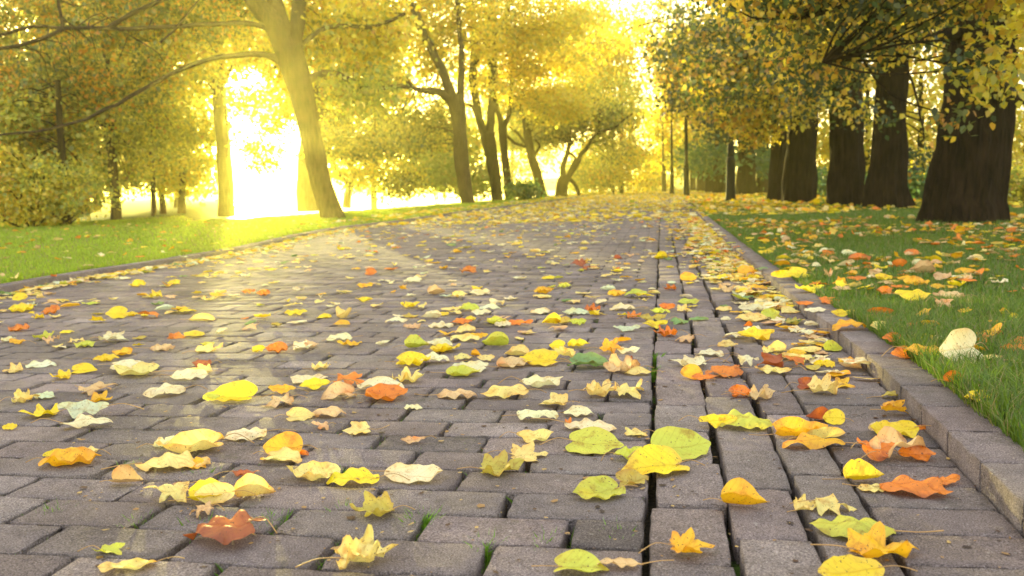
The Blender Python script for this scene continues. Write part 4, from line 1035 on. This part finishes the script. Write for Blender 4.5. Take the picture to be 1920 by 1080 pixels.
 (1046,656,26,20,'Y','h','u','small yellow upright leaf just behind the brightest yellow one'),
 (1080,653,38,16,'Y','h','c','yellow leaf second right of the brightest yellow one'),
 (1062,675,46,14,'P','m','x','pale crumpled leaf at the right foot of the brightest yellow one'),
 (1098,694,74,22,'N','h','f','fresh green toothed leaf in the centre of the path'),
 (857,709,60,20,'L','h','c','greenish-yellow leaf under the cream one, centre'),
 (881,699,60,20,'C','h','f','large cream leaf over the greenish-yellow one, centre'),
 (931,651,48,18,'L','h','v','lime-yellow folded leaf left of a dry rust scrap'),
 (1036,609,32,18,'Y','h','v','yellow leaf, left of the yellow-olive triple leaves'),
 (1059,608,26,20,'V','h','v','olive leaf in the middle of the yellow-olive triple'),
 (1082,610,34,15,'L','o','c','lime leaf on the right of the yellow-olive triple'),
 (1013,589,36,10,'C','o','f','pale oval leaf left of the mint one behind the triple leaves'),
 (1080,591,46,11,'M','o','f','mint oval leaf right behind the triple leaves'),
 (1106,585,34,16,'O','m','x','coral-orange leaf touching the mint oval one'),
 (879,583,34,14,'L','o','f','pale lime leaf in the upper centre group of three'),
 (916,581,40,8,'M','l','f','mint strip leaf right of the pale lime one'),
 (899,591,36,10,'C','o','f','cream-lime leaf below the pale lime one'),
 (924,609,40,14,'L','h','c','lime-yellow curved leaf right of the group of three'),
 (880,602,20,11,'Y','r','c','small round yellow leaf in the upper centre'),
 (862,609,40,10,'O','o','a','peach-orange arched leaf left of the small round yellow one'),
 (975,610,44,12,'O','l','c','long tan and orange leaf beside the yellow-olive triple'),
 (942,613,30,10,'C','o','f','cream tip left of the long tan and orange leaf'),
 (822,616,44,12,'C','o','a','cream leaf with orange right end, centre-left'),
 (872,626,36,14,'P','h','f','pale golden leaf above the orange-tipped one'),
 (898,635,32,13,'G','l','c','orange-tipped golden leaf, centre-left'),
 (867,641,52,13,'P','o','f','pale lime leaf left of the orange-tipped golden one'),
 (820,650,52,12,'C','o','a','cream leaf in front of the pale lime one, centre-left'),
 (866,676,34,11,'P','o','f','pale flat leaf left of the golden twist'),
 (889,668,18,14,'G','h','v','golden twist between two pale flat leaves'),
 (910,677,32,11,'P','o','f','pale flat leaf right of the golden twist'),
 (762,690,60,32,'Y','h','c','dull golden-green folded leaf, centre-left'),
 (808,684,60,13,'C','o','f','cream leaf right beside the dull golden-green folded one'),
 (770,656,44,28,'L','h','v','pale lime V-shaped leaf above the dull golden-green one'),
 (512,663,40,27,'O','r','c','faded orange-brown rounded leaf in the glowing left part of the path'),
 (478,661,28,18,'Y','h','c','yellow leaf left of the faded orange-brown rounded one'),
 (553,658,48,16,'C','m','f','cream ragged leaf right of the faded orange-brown rounded one'),
 (632,640,44,13,'C','o','f','round cream leaf in the left half of the path'),
 (652,648,46,8,'G','l','c','slim golden leaf before the round cream one'),
 (549,592,38,10,'Y','o','f','bright yellow oval leaf in the glowing part'),
 (606,597,24,9,'Y','h','f','small yellow squarish leaf in the glowing part'),
 (680,567,32,10,'Y','o','c','yellow cup-like leaf in the upper part of the glow'),
 (740,606,40,9,'C','l','a','pale sliver left of a rust-bottomed leaf'),
 (770,617,32,12,'T','o','a','tan leaf with rust underside near the pale sliver'),
 (25,587,44,20,'Y','h','c','bright yellow leaf lying at the left border near the kerb'),
 (29,564,24,16,'Y','r','u','round yellow leaf standing at the left kerb end'),
 (84,590,34,24,'O','r','c','peach-topped orange rounded leaf near the left border'),
 (214,598,34,26,'Y','h','u','lemon-yellow tent-like leaf in the left half of the path'),
 (240,594,22,10,'Y','h','c','small yellow tail of the tent-like leaf'),
 (371,603,48,20,'P','o','r','rolled pale olive leaf like a small log'),
 (152,652,38,14,'L','o','c','lime-yellow glossy oval leaf on the left'),
 (190,645,60,14,'C','m','f','white crumpled leaf right of the lime-yellow oval'),
 (190,679,44,18,'Y','o','c','deep yellow oval leaf with tiny stalk, left'),
 (222,668,38,20,'G','h','c','amber leaf touching the deep yellow oval'),
 (142,701,40,22,'Y','h','u','pure yellow rounded leaf standing at the left'),
 (105,714,46,18,'Y','m','c','yellow-brown ragged leaf left of the pure yellow rounded one'),
 (250,538,30,19,'Y','h','c','lemon leaf near the left kerb'),
 (320,535,26,12,'Y','h','c','yellow leaf right of the lemon one by the left kerb'),
 (285,560,34,14,'Y','m','c','dull yellow leaf with raised stalk near the left kerb'),
 (26,622,44,17,'O','o','c','orange-yellow leaf cluster piece at the left border'),
 (72,639,44,14,'L','m','c','yellow-green spread leaf at the left'),
 (88,646,34,9,'T','l','x','dry tan leaf in front of the yellow-green spread one'),
 (28,646,38,11,'G','l','c','golden dull leaf at the left border'),
 (220,700,60,24,'C','h','a','white domed leaf at the left, behind the wide cream one'),
 (238,710,84,22,'P','h','f','wide cream leaf heap at the left'),
 (342,714,62,20,'C','o','f','cream oval leaf left of the rust topped pair'),
 (372,704,48,24,'P','m','c','yellow-cream leaf below the rust-brown one'),
 (375,689,36,18,'R','o','c','rust-brown leaf on top of the yellow-cream one'),
 (294,660,48,14,'T','o','a','buff arched leaf in the left part'),
 (370,664,60,15,'P','m','f','long ragged yellow leaf right of the buff arched one'),
 (16,701,38,26,'P','m','c','pale yellow maple-like leaf at the left border'),
 (64,691,48,14,'M','o','f','mint-coloured leaf right of the pale yellow maple-like one'),
 (326,636,36,18,'O','l','a','peach curved leaf in the left part'),
 (22,760,52,40,'P','m','x','pale and orange leaf cut by the left border'),
 (12,806,30,12,'Y','o','f','tiny yellow leaf piece at the left border'),
 (1087,500,24,18,'R','h','x','reddish leaf standing in the far middle of the path'),
 (1097,507,18,10,'R','m','x','small red-brown leaf at the foot of the reddish standing one'),
 (1158,486,16,12,'R','h','c','far dark red leaf left of the long joint'),
 (872,515,36,12,'O','m','x','far orange crumpled leaf in the middle of the path'),
 (692,516,20,16,'O','h','u','far orange leaf standing alone, left half'),
 (490,555,24,17,'O','r','c','orange-brown round leaf in the glow'),
 (463,551,24,10,'O','o','c','orange leaf left of the orange-brown round one in the glow'),
 (1240,486,24,20,'Y','h','v','yellow leaf standing on the long joint, far part'),
 (1016,552,36,13,'G','h','c','golden leaf with pale foot in the upper centre'),
 (1056,540,24,10,'L','h','c','small lime leaf in the upper centre'),
 (1154,556,30,15,'G','h','c','golden dome leaf with mint neighbour, right of centre'),
 (1140,545,28,9,'M','o','v','mint folded leaf left of the golden dome one'),
 (812,553,32,15,'T','h','v','tan standing leaf in the upper centre-left'),
 (856,558,28,14,'P','h','c','creamy-gold curved leaf right of the tan standing one'),
 (898,554,38,11,'C','o','f','pale oval leaf in the upper centre'),
 (772,530,30,10,'C','h','f','white-cream leaf, upper centre-left'),
 (680,540,28,8,'G','l','f','flat golden leaf at the upper left of centre'),
]
TAB = TAB[:300]
labs = [t[7] for t in TAB]; assert len(set(labs)) == len(labs), [l for l in labs if labs.count(l) > 1]
# greater y = nearer: nearer ones lie on top where they overlap
for i, t in enumerate(TAB): fallen_leaf(*t, 1000+i)
# the remaining individuals: the nearest of the scattered ones
rs = np.random.default_rng(77)
codes = list('CCCCCCCMMPPPPPPPPPYYYYYGGGOTTTLLVN'); shapes = list('hhhhooolmmmr'); styles = list('ffaacccxxvu')
def near_placed(x, y, L, f=.85):
    return any((x-a)**2 + ((y-b))**2 < (f*(L+c)/2)**2 for a, b, c, *_ in placed)
ADJ = {'C': 'cream', 'M': 'mint', 'P': 'pale yellow', 'Y': 'bright yellow', 'G': 'golden', 'O': 'orange', 'R': 'rust-red', 'T': 'tan', 'L': 'lime', 'N': 'green', 'V': 'olive'}
SHP = {'h': 'heart-shaped', 'o': 'oval', 'l': 'narrow', 'm': 'lobed', 'r': 'round'}
anchors = [(p[0], p[1], p[3]) for p in placed]
used_l = set(labs); rest = 300 - len(TAB); guard = 0; extra = []
while len(extra) < max(rest, 0) and guard < 40000:
    guard += 1
    Y = rs.uniform(1.15, 4.1)**1.0; x = rs.uniform(left_x(Y)+.03, right_x(Y)+.9)
    px = x*math.cos(YAW) + Y*math.sin(YAW)
    if abs(px)/max(Y, .1) > .60: continue
    L = rs.uniform(.045, .085)
    if near_placed(x, Y, L, 1.15 if Y < 2.1 else .8) or (Y < 1.9 and rs.uniform() < .8): continue
    extra.append((x, Y, L)); placed.append((x, Y, L, '', '', ''))
for k, (x, Y, L) in enumerate(extra):
    code = codes[rs.integers(0, len(codes))]; shp = shapes[rs.integers(0, len(shapes))]; sty = styles[rs.integers(0, len(styles)-1)]
    z = surf_z(x, Y); D = depth_of(Vector((x, Y, z)))
    cand_ = sorted(anchors, key=lambda a: (a[0]-x)**2+(a[1]-Y)**2)
    lab = None
    for a in cand_[:12]:
        dx, dy = x-a[0], Y-a[1]; rel = ('right of' if dx > 0 else 'left of') if abs(dx) > abs(dy) else ('behind' if dy > 0 else 'in front of')
        s_ = a[2].split(',')[0].split(' with ')[0]
        lb = f'small {ADJ[code]} {SHP[shp]} leaf {rel} the {s_}'
        if len(lb.split()) <= 16 and lb not in used_l: lab = lb; break
    if lab is None:
        lab = f'small {ADJ[code]} {SHP[shp]} leaf near the {cand_[0][2].split(",")[0]}'[:110]
    used_l.add(lab)
    fallen_leaf(0, 0, L*FPX/D, 0, code, shp, sty, lab, 3000+k, wp=(x, Y, z), yawr=rs.uniform(-1.5, 1.5))
print('leaves', len(TAB), 'extra', len(extra))

# ------------------------------------------------------------------ leaf litter too many to count
PRO = []
rp = np.random.default_rng(9)
for shp in 'hhoomml':
    for sty in 'facxv':
        V, F, rad, uv = leaf_geo(shp, sty, rp, 18, 3); PRO.append((V, F, rad, uv))
def litter(name, pts, size, label=None, tiltsd=.14, codes_=codes):
    Vs, T3, T4, Ks, UV = [], [], [], [], []; tot = 0
    for (x, y) in pts:
        V, F, rad, uv = PRO[rs.integers(0, len(PRO))]; L = size*rs.uniform(.55, 1.2)
        z = surf_z(x, y) if y < 16 else (surf_z(x, y)); 
        V = V*np.array([1, 1, .6]); W = place(V, L, rs.normal(0, tiltsd), rs.uniform(0, 6.28), (x, y, z), rs.uniform(0, .004))
        c = leaf_cols(codes_[rs.integers(0, len(codes_))], rad, uv, rs)
        Vs.append(W); T3.append(F[0]+tot); T4.append(F[1]+tot); Ks.append(c); UV.append(uv); tot += len(W)
    me = np_mesh(name, np.concatenate(Vs), [np.concatenate(T3), np.concatenate(T4)], np.concatenate(Ks), np.concatenate(UV))
    return tag(link(name, me, LITTER, None, True), kind='stuff')
def vis(x, y):
    px = x*math.cos(YAW) + y*math.sin(YAW); return abs(px)/max(y, .2) < .85
pts = []
for _ in range(3600):                                     # the middle stretch of paving
    y = rs.uniform(2.5, 13); x = rs.uniform(left_x(y)+.02, right_x(y)-.01)
    if vis(x, y) and rs.uniform() < .24 + (.35 if x < left_x(y)+.25 or x > 0.2 else 0) + .022*y and not (y < 4.3 and near_placed(x, y, .06, .75)) and (mnoise.noise(Vector((x*1.9, y*1.6, 8))) > -.05 or rs.uniform() < .38): pts.append((x, y))
n1 = len(pts)
litter('leaf_litter', pts, .076)
pts = []
far_codes = list('PPPPPYYYYYYYGCCL')
for _ in range(9500):                                     # carpet at the far end
    y = 11.5 + 48*rs.uniform()**1.6; x = rs.uniform(left_x(y)-.9, right_x(y)+1.8)
    if vis(x, y) and rs.uniform() < min(1, (y-11)/6+.15): pts.append((x, y))
litter('leaf_litter', pts, .13, tiltsd=.2, codes_=far_codes); n2 = len(pts)
pts = []
for _ in range(700): y = rs.uniform(2.1, 4.2); pts.append((right_x(y) - abs(rs.normal(0, .10)), y))
pts = [p for p in pts if rs.uniform() < .14 and p[0] > .1 and not near_placed(p[0], p[1], .05, .7)]
for _ in range(1100): y = rs.uniform(4.2, 12); pts.append((right_x(y) - abs(rs.normal(0, .14)), y))
for _ in range(700): y = rs.uniform(3.7, 12); pts.append((left_x(y) + abs(rs.normal(0, .10)), y))
litter('leaf_litter', pts, .075)
pts = []                                                  # on the lawns
for _ in range(3400):
    y = rs.uniform(1.9, 10); x = right_x(y)+KERB_W + rs.uniform(0, 1)*5
    if vis(x, y) and mnoise.noise(Vector((x*1.1, y*1.1, 2))) > -.25 + .02*max(0, y-5) and not near_placed(x, y, .07, .8): pts.append((x, y))
for _ in range(650):
    y = rs.uniform(4, 13); x = left_x(y)-KERB_W - rs.uniform(0, 1)*6
    if vis(x, y) and lawn_z(x, y) > 0 and rs.uniform() < .6: pts.append((x, y))
litter('leaf_litter', pts, .074, tiltsd=.4, codes_=list('PPYYGGGGOOOTTTCV'))
pts = []
for _ in range(6000):
    y = rs.uniform(12, 34)
    x = right_x(y)+KERB_W + rs.uniform(0, 1)*13
    if vis(x, y): pts.append((x, y))
litter('leaf_litter', pts, .12, tiltsd=.5, codes_=list('PPYYYYGGGOV'))
print('litter', n1, n2)

V, F, K = [], [], []                                      # crumbs, seeds and bits of stalk trodden into the paving
for _ in range(2600):
    y = rs.uniform(.9, 4.5); x = rs.uniform(max(left_x(y), -y*.75), right_x(y)); r = rs.uniform(.0012, .0045)*rs.choice([1, 1, 1.8]); b = len(V); a0 = rs.uniform(0, 6.28); el = rs.uniform(.25, 1)
    for k in range(5):
        a = 2*math.pi*k/5; ux, uy = r*math.cos(a), r*el*math.sin(a)*rs.uniform(.6, 1.2)
        V.append((x+ux*math.cos(a0)-uy*math.sin(a0), y+ux*math.sin(a0)+uy*math.cos(a0), .0016+rs.uniform(0, .0012)))
    F.append(tuple(range(b, b+5))); cc = ((.05, .03, .02), (.10, .05, .02), (.40, .26, .10), (.55, .42, .16))[rs.integers(0, 4)]; K.extend([cc]*5)
tag(link('leaf_crumbs', np_mesh('leaf_crumbs', np.array(V), np.array(F), np.array(K), np.zeros((len(V), 2))), LITTER), kind='stuff')
# ------------------------------------------------------------------ haze
def m_haze():
    m, n, o = mat('haze'); v = n.nodes.new('ShaderNodeVolumePrincipled')
    v.inputs['Color'].default_value = (1.0, .90, .30, 1); v.inputs['Density'].default_value = .0031; v.inputs['Anisotropy'].default_value = .80
    n.links.new(v.outputs[0], o.inputs['Volume']); return m
mb = MB(); x0, x1, y0, y1, z0, z1 = -430, 120, -8, 345, -2.6, 13
mb.V = [(x0, y0, z0), (x1, y0, z0), (x1, y1, z0), (x0, y1, z0), (x0, y0, z1), (x1, y0, z1), (x1, y1, z1), (x0, y1, z1)]
mb.F = [(3, 2, 1, 0), (4, 5, 6, 7), (0, 1, 5, 4), (1, 2, 6, 5), (2, 3, 7, 6), (3, 0, 4, 7)]
tag(link('haze', mb.mesh('haze'), m_haze()), kind='stuff')
